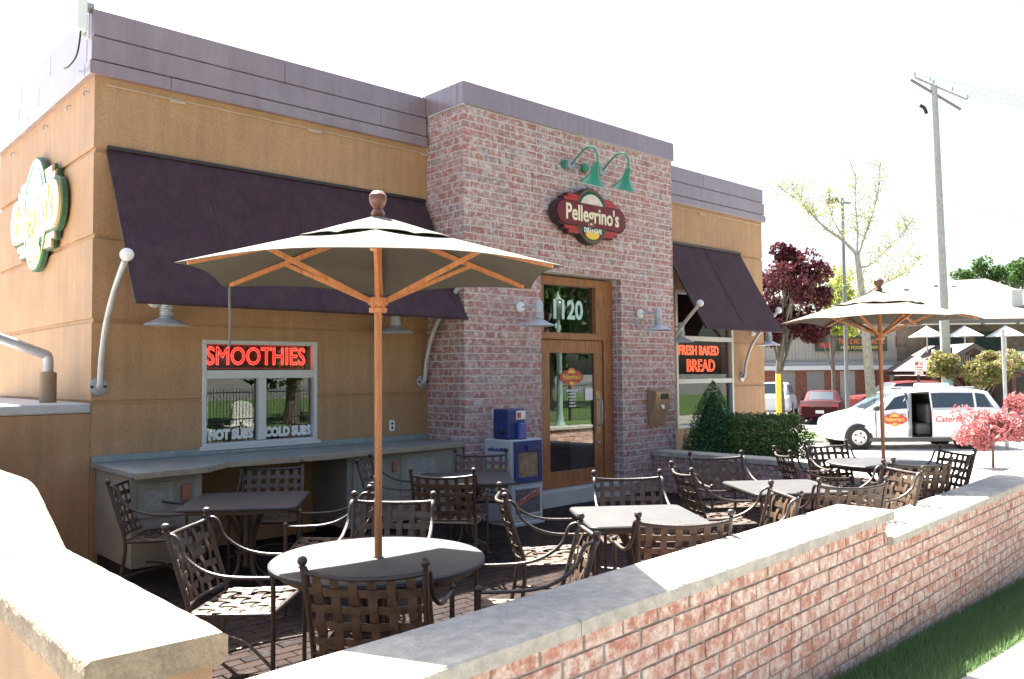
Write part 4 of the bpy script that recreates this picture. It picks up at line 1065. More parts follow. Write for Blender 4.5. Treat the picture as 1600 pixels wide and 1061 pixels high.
# ================================================================== UMBRELLAS
def umbrella(label, x, y, phase, RR=1.12):
    t = thing('patio_umbrella', label, 'umbrella', (x, y, 0), 0, 'cream market umbrellas on wooden poles')
    ZR, ZP = 2.31, 2.64; A = [radians(phase+60*k) for k in range(6)]
    b = MB(); nr, na = 9, 8
    def pt(k, s_, v):     # v: 0..1 from centre to rim, s_: 0..1 across panel k
        a0, a1 = A[k], A[k]+pi/3; p0 = Vector((cos(a0), sin(a0), 0)); p1 = Vector((cos(a1), sin(a1), 0))
        p = (p0*(1-s_)+p1*s_)*RR*v
        z = ZP+(ZR-ZP)*v - .035*sin(pi*v)*0 - .05*sin(pi*s_)*v*(1-v)*1.2 + .03*sin(pi*s_)*v*v
        edge = 1-.02*sin(pi*s_)*v
        return (p.x*edge, p.y*edge, z)
    cols = []
    for k in range(6):
        for i in range(na):
            cols.append([pt(k, i/na, max(.03, j/nr)) for j in range(nr+1)])
    n = len(cols); P = nr+1
    for off in (0, -.004):
        for c in cols:
            b.v += [(q_[0], q_[1], q_[2]+off) for q_ in c]
    for i in range(n):
        i2 = (i+1) % n
        for j in range(nr):
            b.f.append((i*P+j, i*P+j+1, i2*P+j+1, i2*P+j)); o_ = n*P; b.f.append((o_+i*P+j, o_+i2*P+j, o_+i2*P+j+1, o_+i*P+j+1))
        b.f.append((i*P+nr, n*P+i*P+nr, n*P+i2*P+nr, i2*P+nr))
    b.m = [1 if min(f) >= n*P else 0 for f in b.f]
    b.build('canopy', [canvas, M('canvas_shaded', (.085, .076, .057), .9, var=.1, scale=4, bump=.2, bscale=240)], t, True, 28)  # underside: same canvas, its colour darkened to stand for shade
    # vent cap, its scalloped edge lifted off the canopy
    b = MB(); g_ = random.Random(int(phase)+2); n = 48; rows = 6; V = []
    for i in range(n):
        a = A[0]+2*pi*i/n; s_ = (i % 8)/8; col_ = []
        hexr = cos(pi/6)/cos(((a-A[0]) % (pi/3))-pi/6)
        for j in range(rows+1):
            v = .05+.95*j/rows; r = .47*hexr*v; base = ZP+(ZR-ZP)*(r/ (RR*hexr))
            lift = .006 + (.009*abs(sin(pi*s_*2))+g_.uniform(-.003, .003))*v*v
            col_.append((r*cos(a), r*sin(a), base+lift+.02*(1-v)))
        V.append(col_)
    P = rows+1
    for off in (0, -.004):
        for c in V: b.v += [(q_[0], q_[1], q_[2]+off) for q_ in c]
    for i in range(n):
        i2 = (i+1) % n
        for j in range(rows):
            b.f.append((i*P+j, i*P+j+1, i2*P+j+1, i2*P+j)); o_ = n*P; b.f.append((o_+i*P+j, o_+i2*P+j, o_+i2*P+j+1, o_+i*P+j+1))
        b.f.append((i*P+rows, n*P+i*P+rows, n*P+i2*P+rows, i2*P+rows))
    b.m = [0]*len(b.f); b.build('vent_cap', canvas, t, True, 40)
    q = MB(); q.tube([(0, 0, .03), (0, 0, 2.60)], .0215, 14); q.build('pole', teak, t, True)
    q = MB(); q.lathe([(.26, 0), (.26, .03), (.24, .05), (.04, .07), (.035, .4), (.03, .4)], 28); q.build('base', bronze, t, True)
    q = MB(); q.lathe([(.03, 2.655), (.042, 2.67), (.036, 2.685), (.025, 2.70), (.04, 2.72), (.052, 2.75), (.05, 2.78), (.03, 2.802), (.004, 2.808)], 18); q.build('finial', M('finial_wood', (.17, .065, .04), .25, var=.2, spec=.6), t, True)
    q = MB(); q.lathe([(.024, 2.10), (.05, 2.105), (.052, 2.13), (.042, 2.135), (.042, 2.145), (.056, 2.15), (.056, 2.19), (.03, 2.195)], 18); hb = q.build('hub', teak, t, True)
    q = MB(); q.lathe([(.024, 2.53), (.055, 2.535), (.055, 2.575), (.024, 2.58)], 16); q.build('top_hub', teak, t, True)
    for a in A:
        c, s_ = cos(a), sin(a); w = .011
        def bar(p0, p1, hw, hh, name):
            p0, p1 = Vector(p0), Vector(p1); d = (p1-p0).normalized(); sd = Vector((-s_, c, 0)); u_ = sd.cross(d)
            q = MB(); vs = [p+sd*i*hw+u_*j*hh for p in (p0, p1) for i, j in ((-1, -1), (1, -1), (1, 1), (-1, 1))]
            q.add(vs, [(0, 3, 2, 1), (4, 5, 6, 7), (0, 1, 5, 4), (1, 2, 6, 5), (2, 3, 7, 6), (3, 0, 4, 7)]); q.build(name, teak, t)
        zc = lambda v: ZP+(ZR-ZP)*v
        bar((c*.05, s_*.05, zc(.04)-.045), (c*RR*.945, s_*RR*.945, zc(.945)-.013), .010, .013, 'rib')
        bar((c*.05, s_*.05, 2.17), (c*.66, s_*.66, zc(.55)-.032), .009, .012, 'strut')
    a = A[3]; c, s_ = cos(a), sin(a)
    q = MB(); q.tube(spline([(c*RR*.95, s_*RR*.95, 2.30), (c*RR*.95, s_*RR*.95, 2.2), (c*RR*.945, s_*RR*.945, 2.1), (c*RR*.95, s_*RR*.95, 1.93)], 4), .015, 6, flat=.35); q.build('tie_strap', straptie, t)
    return t
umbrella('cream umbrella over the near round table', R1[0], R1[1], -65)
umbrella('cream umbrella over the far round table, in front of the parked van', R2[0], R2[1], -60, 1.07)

# ================================================================== PLANTS
def leafquads(b, pts, size, g_, asp=.6, up_=.0):
    for p in pts:
        n_ = Vector((g_.gauss(0, 1), g_.gauss(0, 1), g_.gauss(0, 1)+up_)).normalized(); a = n_.orthogonal().normalized()
        ang = g_.uniform(0, 2*pi); a2 = a*cos(ang)+n_.cross(a)*sin(ang); c = n_.cross(a2); s_ = size*g_.uniform(.6, 1.3)
        P = Vector(p); k = len(b.v)
        b.v += [tuple(P-a2*s_*.5), tuple(P+c*s_*asp*.5), tuple(P+a2*s_*.5), tuple(P-c*s_*asp*.5)]
        b.f.append((k, k+1, k+2, k+3)); b.m.append(0)
def clump_pts(g_, centres, n, rad):
    out = []
    for k in range(n):
        cx, cy, cz, r = centres[g_.randrange(len(centres))]
        while True:
            x, y, z = g_.uniform(-1, 1), g_.uniform(-1, 1), g_.uniform(-1, 1); d = x*x+y*y+z*z
            if .25 < d < 1: break
        out.append((cx+x*r*rad, cy+y*r*rad, cz+z*r*rad*.8))
    return out
def ell_centres(g_, n, c, rx, ry, rz, rmin, rmax, zmin=-9):
    out = []
    while len(out) < n:
        x, y, z = g_.uniform(-1, 1), g_.uniform(-1, 1), g_.uniform(-1, 1)
        if x*x+y*y+z*z < 1 and c[2]+z*rz > zmin: out.append((c[0]+x*rx, c[1]+y*ry, c[2]+z*rz, g_.uniform(rmin, rmax)))
    return out
def tree(name, label, cat, xy, z0, trunk, limbs, centres, n, size, leafmat, barkmat, seed, group=None, asp=.6, rad=1.):
    t = thing(name, label, cat, (xy[0], xy[1], z0), 0, group); g_ = random.Random(seed)
    q = MB(); pts, rs = trunk; q.tube(spline(pts, 4), [rs[0]+(rs[1]-rs[0])*i/(4*(len(pts)-1)) for i in range(4*(len(pts)-1)+1)], 10); tr = q.build('trunk', barkmat, t, True)
    q = MB()
    for pth, ra, rb in limbs:
        sp = spline(pth, 4); q.tube(sp, [ra+(rb-ra)*i/(len(sp)-1) for i in range(len(sp))], 6)
    if limbs: q.build('limbs', barkmat, t, True)
    b = MB(); leafquads(b, clump_pts(g_, centres, n, rad), size, g_, asp); b.build('crown', leafmat, t)
    return t
def limbs_to(g_, centres, start, k, r0_, r1_):
    out = []
    for c in centres[:k]:
        s_ = start[g_.randrange(len(start))]; c3 = Vector(c[:3]); s3 = Vector(s_)
        mid = (c3+s3)/2+Vector((g_.uniform(-.1, .1), g_.uniform(-.1, .1), .12))*(c3-s3).length
        out.append(([tuple(s3), tuple(mid), tuple(c3)], r0_, r1_))
    return out
# clipped cone and hedge behind the planter wall
g_ = random.Random(31)
t = thing('cone_shrub', 'dense dark green cone-shaped evergreen behind the planter wall', 'shrub', (10.82, 7.22, -.05))
b = MB(); pts = []
for k in range(15000):
    h = 1-sqrt(g_.random())*.98 if g_.random() < .85 else g_.random()
    a = g_.uniform(0, 2*pi); R_ = .66*(1-h)**.75*(1+.07*sin(7*a+9*h)+.06*sin(13*a-17*h)); r = R_*(1-.30*g_.random()**2)
    pts.append((r*cos(a), r*sin(a), .08+1.58*h+g_.uniform(-.02, .02)))
leafquads(b, pts, .034, g_, .45, .4); b.build('foliage', leaf_cone, t)
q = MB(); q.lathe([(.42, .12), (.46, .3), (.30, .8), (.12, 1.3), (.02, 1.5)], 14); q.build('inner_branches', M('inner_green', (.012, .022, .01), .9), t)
q = MB(); q.tube([(0, 0, -.02), (0, 0, .3)], .05, 8); q.build('trunk', bark, t)
t = thing('hedge', 'dark green clipped hedge right of the cone shrub', 'hedge', (11.47, 6.98, -.05))
b = MB(); pts = []
for k in range(26000):
    u, v = g_.uniform(-1, 1), g_.uniform(-1, 1); w = g_.random()
    x, y, z = .78*u, .62*v, 1.08*w
    f = g_.random()
    if f < .30: z = 1.08-.16*g_.random()**2
    elif f < .65: y = -.62+.18*g_.random()**2
    elif f < .90: x = (.78-.18*g_.random()**2)*(1 if g_.random() < .3 else -1)
    bulge = 1+.07*sin(4*x+3*z)+.06*sin(6*y-5*z+1); z *= 1+.05*sin(5*x+4*y)
    rnd = 1-.18*max(0, z-.75)/.33
    pts.append((x*bulge*rnd+g_.gauss(0, .02), y*bulge*rnd+g_.gauss(0, .02), max(.03, z+g_.gauss(0, .02))))
ca, sa = cos(-.35), sin(-.35)
pts = [(x*ca-y*sa, x*sa+y*ca, z) for x, y, z in pts]
leafquads(b, pts, .042, g_, .6, .3); b.build('foliage', leaf_hedge, t)
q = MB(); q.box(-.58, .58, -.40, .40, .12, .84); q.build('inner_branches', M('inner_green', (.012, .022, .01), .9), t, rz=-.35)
q = MB()
for k in range(5): q.tube([(-.6+.3*k, 0, -.02), (-.6+.3*k, .05, .3)], .03, 6)
q.build('stems', bark, t)
# pink japanese maple
g_ = random.Random(41); px_, py_ = st(11.25, 19.6)
cs = []
for k in range(26): rr_ = g_.uniform(-.62, .72); ff_ = g_.uniform(-.35, .35); cs.append((rr_*Rx+ff_*Fx, rr_*Ry+ff_*Fy, 1.0+g_.uniform(-.32, .36), g_.uniform(.16, .3)))
for k in range(5): cs.append((-.12+g_.uniform(-.1, .1), .1+g_.uniform(-.1, .1), .5+g_.uniform(-.1, .1), .16))
for k in range(7): cs.append((Rx*.75+g_.uniform(-.3, .3), Ry*.75+g_.uniform(-.3, .3), 1.42+g_.uniform(-.15, .2), .2))
tree('japanese_maple', 'small pink japanese maple in front of the white van', 'tree', (px_, py_), -.53, ([(0, 0, 0), (.02, .0, .4), (-.02, .03, .75)], (.035, .022)),
     limbs_to(g_, cs, [(0, 0, .7), (-.02, .03, .75), (.0, .0, .55)], 18, .015, .005), cs, 5200, .11, leaf_pink, bark, 42, asp=.38)

# ================================================================== VEHICLES
def lerp_st(stn, u):
    for a, b_ in zip(stn, stn[1:]):
        if a[0] <= u <= b_[0]:
            k = (u-a[0])/(b_[0]-a[0]+1e-9); return [p+(q_-p)*k for p, q_ in zip(a, b_)]
    return list(stn[-1] if u > stn[-1][0] else stn[0])
def section(s_):
    """half section of the body from sill to roof centre: station = u, z sill, z belt, z roof, w sill, w belt, w roof"""
    u, zb, zt, zr, wb, wt, wr_ = s_
    return [(0, zb), (wb*.9, zb), (wb, zb+.10), (wb+.02, zb+(zt-zb)*.45), (wt, zt-.06), (wt-.02, zt), (wr_+.02, max(zt+.012, zr-.07)), (wr_-.10, max(zt+.02, zr-.012)), (0, max(zt+.03, zr+.01))]
def side_pt(stn, u, k, side):
    """point on the glasshouse side, k 0 at belt .. 1 at roof rail"""
    s_ = section(lerp_st(stn, u)); (y0, z0), (y1, z1) = s_[5], s_[6]
    return Vector((u, side*(y0+(y1-y0)*k), z0+(z1-z0)*k))
def vehicle(name, label, cat, xy, z0, heading, stn, paint, wheels, rw, windows, front_glass, rear_glass, opening=None, group=None):
    """u runs from the nose (0) to the tail; the object's +x axis points to the tail"""
    t = thing(name, label, cat, (xy[0], xy[1], z0), heading, group)
    us = sorted({s_[0] for s_ in stn} | ({opening[0], opening[1]} if opening else set())); S_ = [section(lerp_st(stn, u)) for u in us]
    b = MB(); P = len(S_[0]); full = 2*P-2
    for u, sec in zip(us, S_):
        for y, z in sec: b.v.append((u, -y, z))
        for y, z in sec[-2:0:-1]: b.v.append((u, y, z))
    for i in range(len(us)-1):
        for j in range(full):
            if opening and opening[0] <= us[i] < opening[1]-1e-6:
                if (opening[2] < 0 and 2 <= j <= 5): continue
            j2 = (j+1) % full; b.f.append((i*full+j, (i+1)*full+j, (i+1)*full+j2, i*full+j2)); b.m.append(0)
    b.f += [tuple(range(full)), tuple((len(us)-1)*full+j for j in range(full))[::-1]]; b.m += [0, 0]
    b.build('body', paint, t, True, 32)
    for (ua, ub_, va, vb, side) in windows:
        q = MB(); N = 4
        for off in (.008, -.004):
            for i in range(N+1):
                for kk, (o0, o1) in ((.10, (ua, ub_)), (.90, (va, vb))):
                    q.v.append(tuple(side_pt(stn, o0+(o1-o0)*i/N, kk, side)+Vector((0, side*off, 0))))
        for i in range(N):
            a = i*2; q.f += [(a, a+2, a+3, a+1) if side < 0 else (a+1, a+3, a+2, a)]
            c = 2*(N+1)+i*2; q.f += [(c+1, c+3, c+2, c)]
            q.f += [(a, c, c+2, a+2), (a+1, a+3, c+3, c+1)]
        q.m = [0]*len(q.f); q.build('side_window', carglass_dark, t)
    for (ua, ub_, nm) in (front_glass+('windscreen',), rear_glass+('rear_window',)):
        q = MB(); sa, sb_ = section(lerp_st(stn, ua)), section(lerp_st(stn, ub_)); N = 6
        for (u, sec) in ((ua, sa), (ub_, sb_)):
            for i in range(N+1):
                k = -1+2*i/N; yy = (sec[7][0]-.02)*k; zz = sec[8][1]+(sec[7][1]-sec[8][1])*k*k+.006; q.v.append((u+(-.004 if nm == 'windscreen' else .004), yy, zz))
        q.f = [(i, i+1, N+2+i, N+1+i) for i in range(N)]; q.m = [0]*N; q.build(nm, carglass_dark, t)
    for u in wheels:
        for side in (-1, 1):
            w = lerp_st(stn, u)[4]+.005
            q = MB(); q.lathe([(rw*1.0, -.22), (rw*1.17, -.2), (rw*1.17, .016), (rw*1.09, .022)], 28, (u, side*w, rw), axis=(0, side, 0)); q.build('wheel_arch', blackm, t, True)
            q = MB(); q.lathe([(rw*.62, -.16), (rw*.97, -.16), (rw, -.12), (rw, .0), (rw*.96, .035), (rw*.66, .04), (rw*.62, .03)], 28, (u, side*w, rw), axis=(0, side, 0)); wh = q.build('wheel', tyre, t, True)
            q = MB(); q.lathe([(rw*.64, .028), (rw*.64, .042), (rw*.56, .036), (rw*.2, .046), (.03, .05)], 24, (u, side*w, rw), axis=(0, side, 0)); q.build('rim', rimm, wh, True)
            q = MB()
            for k in range(5):
                a = 2*pi*k/5; q.lathe([(rw*.09, 0), (rw*.09, .004)], 8, (u+rw*.40*cos(a), side*(w+.042), rw+rw*.40*sin(a)), axis=(0, side, 0))
            q.build('rim_hole', blackm, wh)
    return t
carglass_dark = M('car_glass_dark', (.03, .045, .055), .05, var=.1, spec=.8)
VAN = [(.12, .34, .62, .62, .66, .66, .42), (.20, .26, .80, .82, .80, .78, .56), (.40, .24, .92, .95, .88, .84, .66), (.85, .24, 1.04, 1.07, .94, .89, .70), (1.10, .24, 1.08, 1.13, .95, .92, .72),
       (1.95, .24, 1.12, 1.62, .96, .95, .74), (2.30, .24, 1.13, 1.71, .96, .955, .78), (3.3, .24, 1.14, 1.75, .96, .955, .79), (4.3, .24, 1.15, 1.73, .96, .95, .78), (4.65, .25, 1.15, 1.66, .95, .94, .76), (4.98, .30, 1.14, 1.20, .92, .90, .74), (5.1, .38, .95, .97, .86, .84, .68)]
hd = math.atan2(-.70, .71)
wheel0 = Vector((23.95, 11.02)); du = Vector((.71, -.70)); dv = Vector((.70, .71))
base = wheel0 - du*.80 + dv*.95
van = vehicle('minivan', 'white delivery minivan with open side door parked across the road', 'minivan', (base.x, base.y), -.53, hd, VAN, carwhite, (.80, 3.95), .34,
              [(1.32, 2.22, 1.80, 2.22, -1), (1.30, 2.22, 1.80, 2.22, 1), (2.95, 4.15, 2.95, 4.15, -1), (2.36, 3.2, 2.36, 3.2, 1), (4.22, 4.72, 4.22, 4.5, -1), (3.3, 4.6, 3.3, 4.4, 1)], (1.14, 1.93), (4.67, 4.96), opening=(2.32, 2.90, -1))
q = MB(); q.box(2.2, 3.2, -.86, .9, .32, .36); q.box(2.2, 2.24, -.86, .9, .36, 1.6); q.box(3.1, 3.14, -.86, .9, .36, 1.6); q.box(2.2, 3.14, .84, .88, .36, 1.6); q.box(2.2, 3.14, -.8, .88, 1.6, 1.64); q.build('cabin_liner', M('cabin_grey', (.05, .048, .045), .9), van)
q = MB(); q.cbox(2.62, 3.06, -.6, .1, .36, .72, .05); q.cbox(2.92, 3.08, -.6, .1, .72, 1.3, .05); q.build('seat', M('seat_grey', (.16, .155, .15), .9), van)
q = MB(); q.cbox(2.92, 4.18, -1.0, -.965, .36, 1.14, .012); q.build('sliding_door', carwhite, van)
q = MB(); q.cbox(2.25, 2.32, -.985, -.80, .36, 1.62, .01); q.build('door_pillar', M('pillar_grey', (.16, .18, .22), .4), van)
for u_ in (1.28, 2.22, 4.24):
    q = MB(); q.box(u_, u_+.012, -.984, -.95, .36, 1.10); q.build('door_gap', M('gap_dark', (.05, .05, .05), .8), van)
q = MB(); q.box(2.02, 2.16, -.992, -.97, .98, 1.02); q.build('door_handle', grey, van)
q = MB(); q.cbox(.08, .20, -.70, .70, .30, .50, .03); q.build('bumper', M('bumper_white', (.66, .67, .68), .4), van)
q = MB(); q.cbox(.9, 4.6, -.975, -.955, .22, .33, .006); q.build('sill_trim', M('sill_grey', (.10, .10, .10), .6), van)
q = MB(); q.tube([(2.2, -.62, 1.76), (4.3, -.62, 1.78)], .02, 6); q.tube([(2.2, .62, 1.76), (4.3, .62, 1.78)], .02, 6); q.build('roof_rack', grey, van)
q = MB(); q.cbox(2.95, 3.75, -.3, .3, 1.77, 1.90, .03); q.build('roof_box', carwhite, van)
q = MB(); q.cbox(1.22, 1.36, -1.12, -.94, 1.12, 1.26, .03); q.build('door_mirror', blackm, van)
q = MB(); q.cbox(.17, .40, -.82, -.52, .68, .82, .03); q.build('headlight', M('headlight', (.6, .62, .65), .1, spec=.8), van)
q = MB(); q.cbox(4.92, 5.04, -.91, -.80, .75, 1.12, .02); q.build('tail_lamp', lightred, van)
logo_decal(van, .52, Matrix.Translation((1.82, -.998, .86)), [signred, orange, yellow])
text('lettering', 'Catering', .25, signred, van, (2.96, -1.004, .86), extrude=.001, bold=.004, shear=.25, align='LEFT')
SED = [(0, .36, .62, .62, .55, .55, .35), (.12, .22, .72, .74, .78, .72, .5), (.9, .2, .86, .88, .88, .82, .6), (1.35, .2, .92, .95, .90, .86, .62), (2.1, .2, .95, 1.38, .91, .87, .60), (2.7, .2, .96, 1.43, .91, .87, .62), (3.4, .2, .97, 1.38, .91, .87, .60), (4.05, .2, .99, 1.02, .90, .86, .62), (4.75, .24, .98, 1.0, .86, .82, .58), (4.95, .36, .74, .76, .74, .72, .5)]
hs = math.atan2(-.40, -.917)
sx_, sy_ = st(13.8, 37.2)
sed = vehicle('sedan_car', 'dark maroon sedan seen from behind in the lot past the van', 'car', (sx_+.92*3.2, sy_+.40*3.2), -.53, hs, SED, carmaroon, (.95, 3.85), .33,
              [(1.5, 2.6, 2.05, 2.6, -1), (2.68, 3.75, 2.68, 3.4, -1), (1.5, 2.6, 2.05, 2.6, 1), (2.68, 3.75, 2.68, 3.4, 1)], (1.38, 2.08), (3.44, 4.02))
for s_ in (-1, 1):
    q = MB(); q.cbox(4.86, 4.93, s_*.45, s_*.76, .68, .82, .01); q.build('tail_lamp', lightred, sed)
q = MB(); q.cbox(4.945, 4.965, -.17, .17, .48, .62, .004); q.build('number_plate', white, sed)
q = MB(); q.cbox(4.70, 4.985, -.80, .80, .30, .46, .03); q.build('bumper', carmaroon, sed)
SUV = [(0, .45, .80, .80, .6, .6, .4), (.12, .32, .98, 1.0, .85, .80, .6), (1.0, .3, 1.06, 1.08, .90, .86, .66), (1.3, .3, 1.08, 1.12, .91, .88, .68), (1.9, .3, 1.10, 1.68, .92, .89, .68), (3.0, .3, 1.12, 1.76, .92, .89, .70), (4.3, .3, 1.12, 1.74, .92, .89, .70), (4.62, .34, 1.12, 1.18, .90, .87, .68), (4.75, .44, .98, 1.0, .84, .8, .62)]
sx_, sy_ = st(13.2, 42)
suv = vehicle('suv_car', 'white estate car half hidden behind the purple tree trunk', 'car', (sx_+.92*3, sy_+.40*3), -.53, hs, SUV, carwhite, (.95, 3.75), .36,
              [(1.45, 2.5, 1.85, 2.5, -1), (2.58, 3.4, 2.58, 3.4, -1), (3.48, 4.4, 3.48, 4.2, -1), (1.45, 2.5, 1.85, 2.5, 1), (2.58, 3.4, 2.58, 3.4, 1), (3.48, 4.4, 3.48, 4.2, 1)], (1.33, 1.87), (4.33, 4.6))
sx_, sy_ = st(17.6, 43)
vehicle('suv_car', 'red car behind the pale tree trunk and the parked van', 'car', (sx_, sy_), -.53, hd+pi*.05, SUV, carred, (.95, 3.75), .36,
        [(1.45, 2.5, 1.85, 2.5, -1), (2.58, 3.4, 2.58, 3.4, -1), (3.48, 4.4, 3.48, 4.2, -1)], (1.33, 1.87), (4.33, 4.6))

# ================================================================== ACROSS THE ROAD
def px2(px, dep): return (px-800)/1298.*dep
def street_thing(name, label, cat, px, dep, z=-.53, group=None):
    x, y = st(px2(px, dep), dep); return thing(name, label, cat, (x, y, z), VIEW_RZ, group)
# restaurant: local x to the right, y away, z up
rs_ = street_thing('restaurant', 'grey sided restaurant with brick ground floor and terrace across the road', 'building', 1300, 50)
K = .03852
q = MB(); q.box(-6, 12.8, 0, 8, 0, 2.42); q.build('brick_wall', farbrick, rs_)
q = MB(); q.box(-6, 4.6, -.35, 0, 2.36, 2.62); q.build('white_band', white, rs_)
q = MB(); q.prism_y([(-6, 2.62), (4.6, 2.62), (4.6, 2.86), (-6, 2.86)], -.25, 0); q.build('grey_flashing', grey, rs_)
q = MB(); q.box(-6, 12.8, .1, 7.9, 2.42, 5.05); q.build('siding_core', siding, rs_)
q = MB(); x = -6.0
while x < 12.7: q.box(x, x+.17, .07, .099, 2.87, 5.0); x += .20
tag(q.build('siding_boards', siding, rs_), kind='stuff')
q = MB(); q.add([(-6.5, -.6, 4.95), (3.6, -.6, 4.95), (3.6, -.6, 5.1), (-6.5, -.6, 5.1), (-6.5, 8, 6.2), (3.6, 8, 6.2)], [(0, 1, 2, 3), (3, 2, 5, 4), (0, 4, 5, 1)]); q.build('left_roof', farroof, rs_)
q = MB(); q.add([(4.4, -2.4, 4.95), (14.5, -2.4, 5.0), (14.5, -2.4, 5.25), (4.4, -2.4, 5.2), (6.6, 9, 8.4), (14.5, 9, 8.8)], [(0, 1, 2, 3), (3, 2, 5, 4), (0, 4, 5, 1), (0, 3, 4), (1, 5, 2)]); rf = q.build('main_roof', farroof, rs_)
for (x, y, z) in ((7.4, 6.5, 7.7), (9.8, 7.2, 8.0), (8.9, 3.6, 6.8), (10.8, 6.8, 7.9)):
    q = MB(); q.cbox(x, x+.35, y-.2, y+.2, z-.2, z+.18, .03); q.build('roof_vent', grey, rf)
q = MB(); q.cbox(11.2, 11.9, .5, 1.4, 5.6, 7.2, .04); q.build('chimney', stone_pale, rf)
for (x0_, x1_, z0, z1, mt) in ((.35, 1.55, 3.85, 4.45, 'sky_glass'), (3.9, 5.0, 3.75, 4.3, 'dk')):
    q = MB(); q.cbox(x0_-.06, x1_+.06, .02, .068, z0-.06, z1+.06, .01); w_ = q.build('window', brownwood, rs_)
    q = MB(); q.box(x0_, x1_, .005, .018, z0, z1); q.build('pane', carglass_dark, w_)
for (x0_, x1_, z0, z1, mt) in ((-3.2, -2.3, .2, 2.3, panelgrey), (-1.6, -.55, .2, 2.3, panelgrey), (.4, 1.3, .1, 2.3, siding), (3.4, 4.0, .0, 2.3, stone_pale)):
    q = MB(); q.cbox(x0_, x1_, -.05, -.002, z0, z1, .01); w_ = q.build('wall_panel', mt, rs_)
q = MB(); q.box(-.5, -.26, -.04, -.001, .5, 1.05); q.build('notice', white, rs_)
# terrace deck with railing
q = MB(); q.box(3.9, 12.8, -4.2, 0, 2.3, 2.5); q.build('deck', siding, rs_)
q = MB()
q.box(3.9, 12.8, -4.2, -4.12, 3.2, 3.3); q.box(3.9, 12.8, -4.2, -4.12, 2.55, 2.63)
x = 3.95
while x < 12.8: q.box(x, x+.05, -4.19, -4.13, 2.63, 3.2); x += .13
tag(q.build('railing', white, rs_), kind='stuff')
for x in (3.9, 6.1, 8.3, 10.5, 12.7):
    q = MB(); q.cbox(x, x+.14, -4.24, -4.08, 2.3, 3.42, .02); q.build('railing_post', white, rs_)
q = MB(); q.box(3.9, 12.8, .0, .06, 2.5, 4.95); q.build('terrace_wall', M('terrace_wall', (.20, .16, .12), .9, var=.3, scale=3), rs_)
for (x0_, x1_, z0, z1) in ((7.0, 8.0, 2.55, 4.3), (8.6, 10.3, 3.3, 4.6), (5.6, 6.4, 3.2, 4.4)):
    q = MB(); q.box(x0_, x1_, -.04, -.003, z0, z1); q.build('window', carglass_dark, rs_)
# porch gable
q = MB(); q.add([(2.6, -6, 2.0), (5.2, -6, 3.45), (7.8, -6, 2.0), (7.8, -6, 2.25), (5.2, -6, 3.72), (2.6, -6, 2.25)]+[(2.6, -1, 2.0), (5.2, -1, 3.45), (7.8, -1, 2.0), (7.8, -1, 2.25), (5.2, -1, 3.72), (2.6, -1, 2.25)],
    [(0, 1, 4, 5), (1, 2, 3, 4), (5, 4, 10, 11), (4, 3, 9, 10), (0, 6, 7, 1), (1, 7, 8, 2)]); q.build('porch_roof', M('porch_roof', (.13, .10, .09), .8), rs_)
q = MB(); q.box(2.7, 7.7, -5.9, -5.75, 1.9, 2.1); q.box(3.0, 3.2, -5.9, -5.7, 0, 1.9); q.box(7.2, 7.4, -5.9, -5.7, 0, 1.9); q.add([(3.6, -5.85, 2.12), (3.75, -5.85, 2.12), (5.3, -5.85, 3.3), (5.15, -5.85, 3.3)], [(0, 1, 2, 3)]); q.build('porch_frame', brownwood, rs_)
q = MB(); q.box(3.4, 7.2, -.6, -.5, .0, 1.9); q.build('porch_wall', M('porch_wall', (.20, .07, .05), .9), rs_)
q = MB(); q.box(5.5, 7.0, -.66, -.601, .0, 1.75); q.build('porch_door', M('porch_door', (.40, .17, .06), .6), rs_)
# right wing with garage
q = MB(); q.box(9.6, 14, -4.1, -.01, 0, 2.29); q.build('wing_wall', siding, rs_)
q = MB(); q.box(10.4, 11.9, -4.16, -4.102, 0, 1.75); q.build('garage_door', blackm, rs_)
# sign on the siding
fs = street_thing('restaurant_sign', 'dark green restaurant sign with orange letters across the road', 'sign', 1329, 49.9, 2.95)
q = MB(); q.cbox(-2.15, 2.15, -.06, 0, 0, .88, .01); q.build('board', M('sign_board', (.035, .075, .045), .5), fs)
text('lettering', 'THE', .44, orange, fs, (-.48, -.066, .58), extrude=.004, bold=.018, sx=.78)
q = MB(); lr = random.Random(4); x_ = -.05
while x_ < 1.95:
    if 1.0 < x_ < 1.2: x_ = 1.22
    q.box(x_, x_+.05, -.068, -.061, .43, .73); k_ = lr.choice((0, 1, 2))
    if k_ == 0: q.box(x_+.052, x_+.15, -.068, -.061, .43, .48); q.box(x_+.052, x_+.15, -.068, -.061, .68, .73)
    elif k_ == 1: q.box(x_+.052, x_+.11, -.068, -.061, .55, .60); q.box(x_+.112, x_+.16, -.068, -.061, .43, .73)
    else: q.box(x_+.052, x_+.15, -.068, -.061, .68, .73); q.box(x_+.052, x_+.13, -.068, -.061, .55, .60)
    x_ += .215
tag(q.build('blurred_letters', orange, fs), kind='stuff')
text('lettering', 'FINE FOOD & DRINK', .27, yellow, fs, (.62, -.066, .20), extrude=.004, bold=.006, sx=1.0)
q = MB(); q.prism_y([(-1.95, .2), (-1.3, .2), (-1.2, .4), (-.95, .62), (-.9, .8), (-1.2, .66), (-1.5, .52), (-1.85, .5)], -.066, -.061, 0); q.build('painted_figure', signred, fs)
q = MB(); q.prism_y(ell(-1.12, .33, .13, .17), -.07, -.061); q.build('painted_figure', yellow, fs)
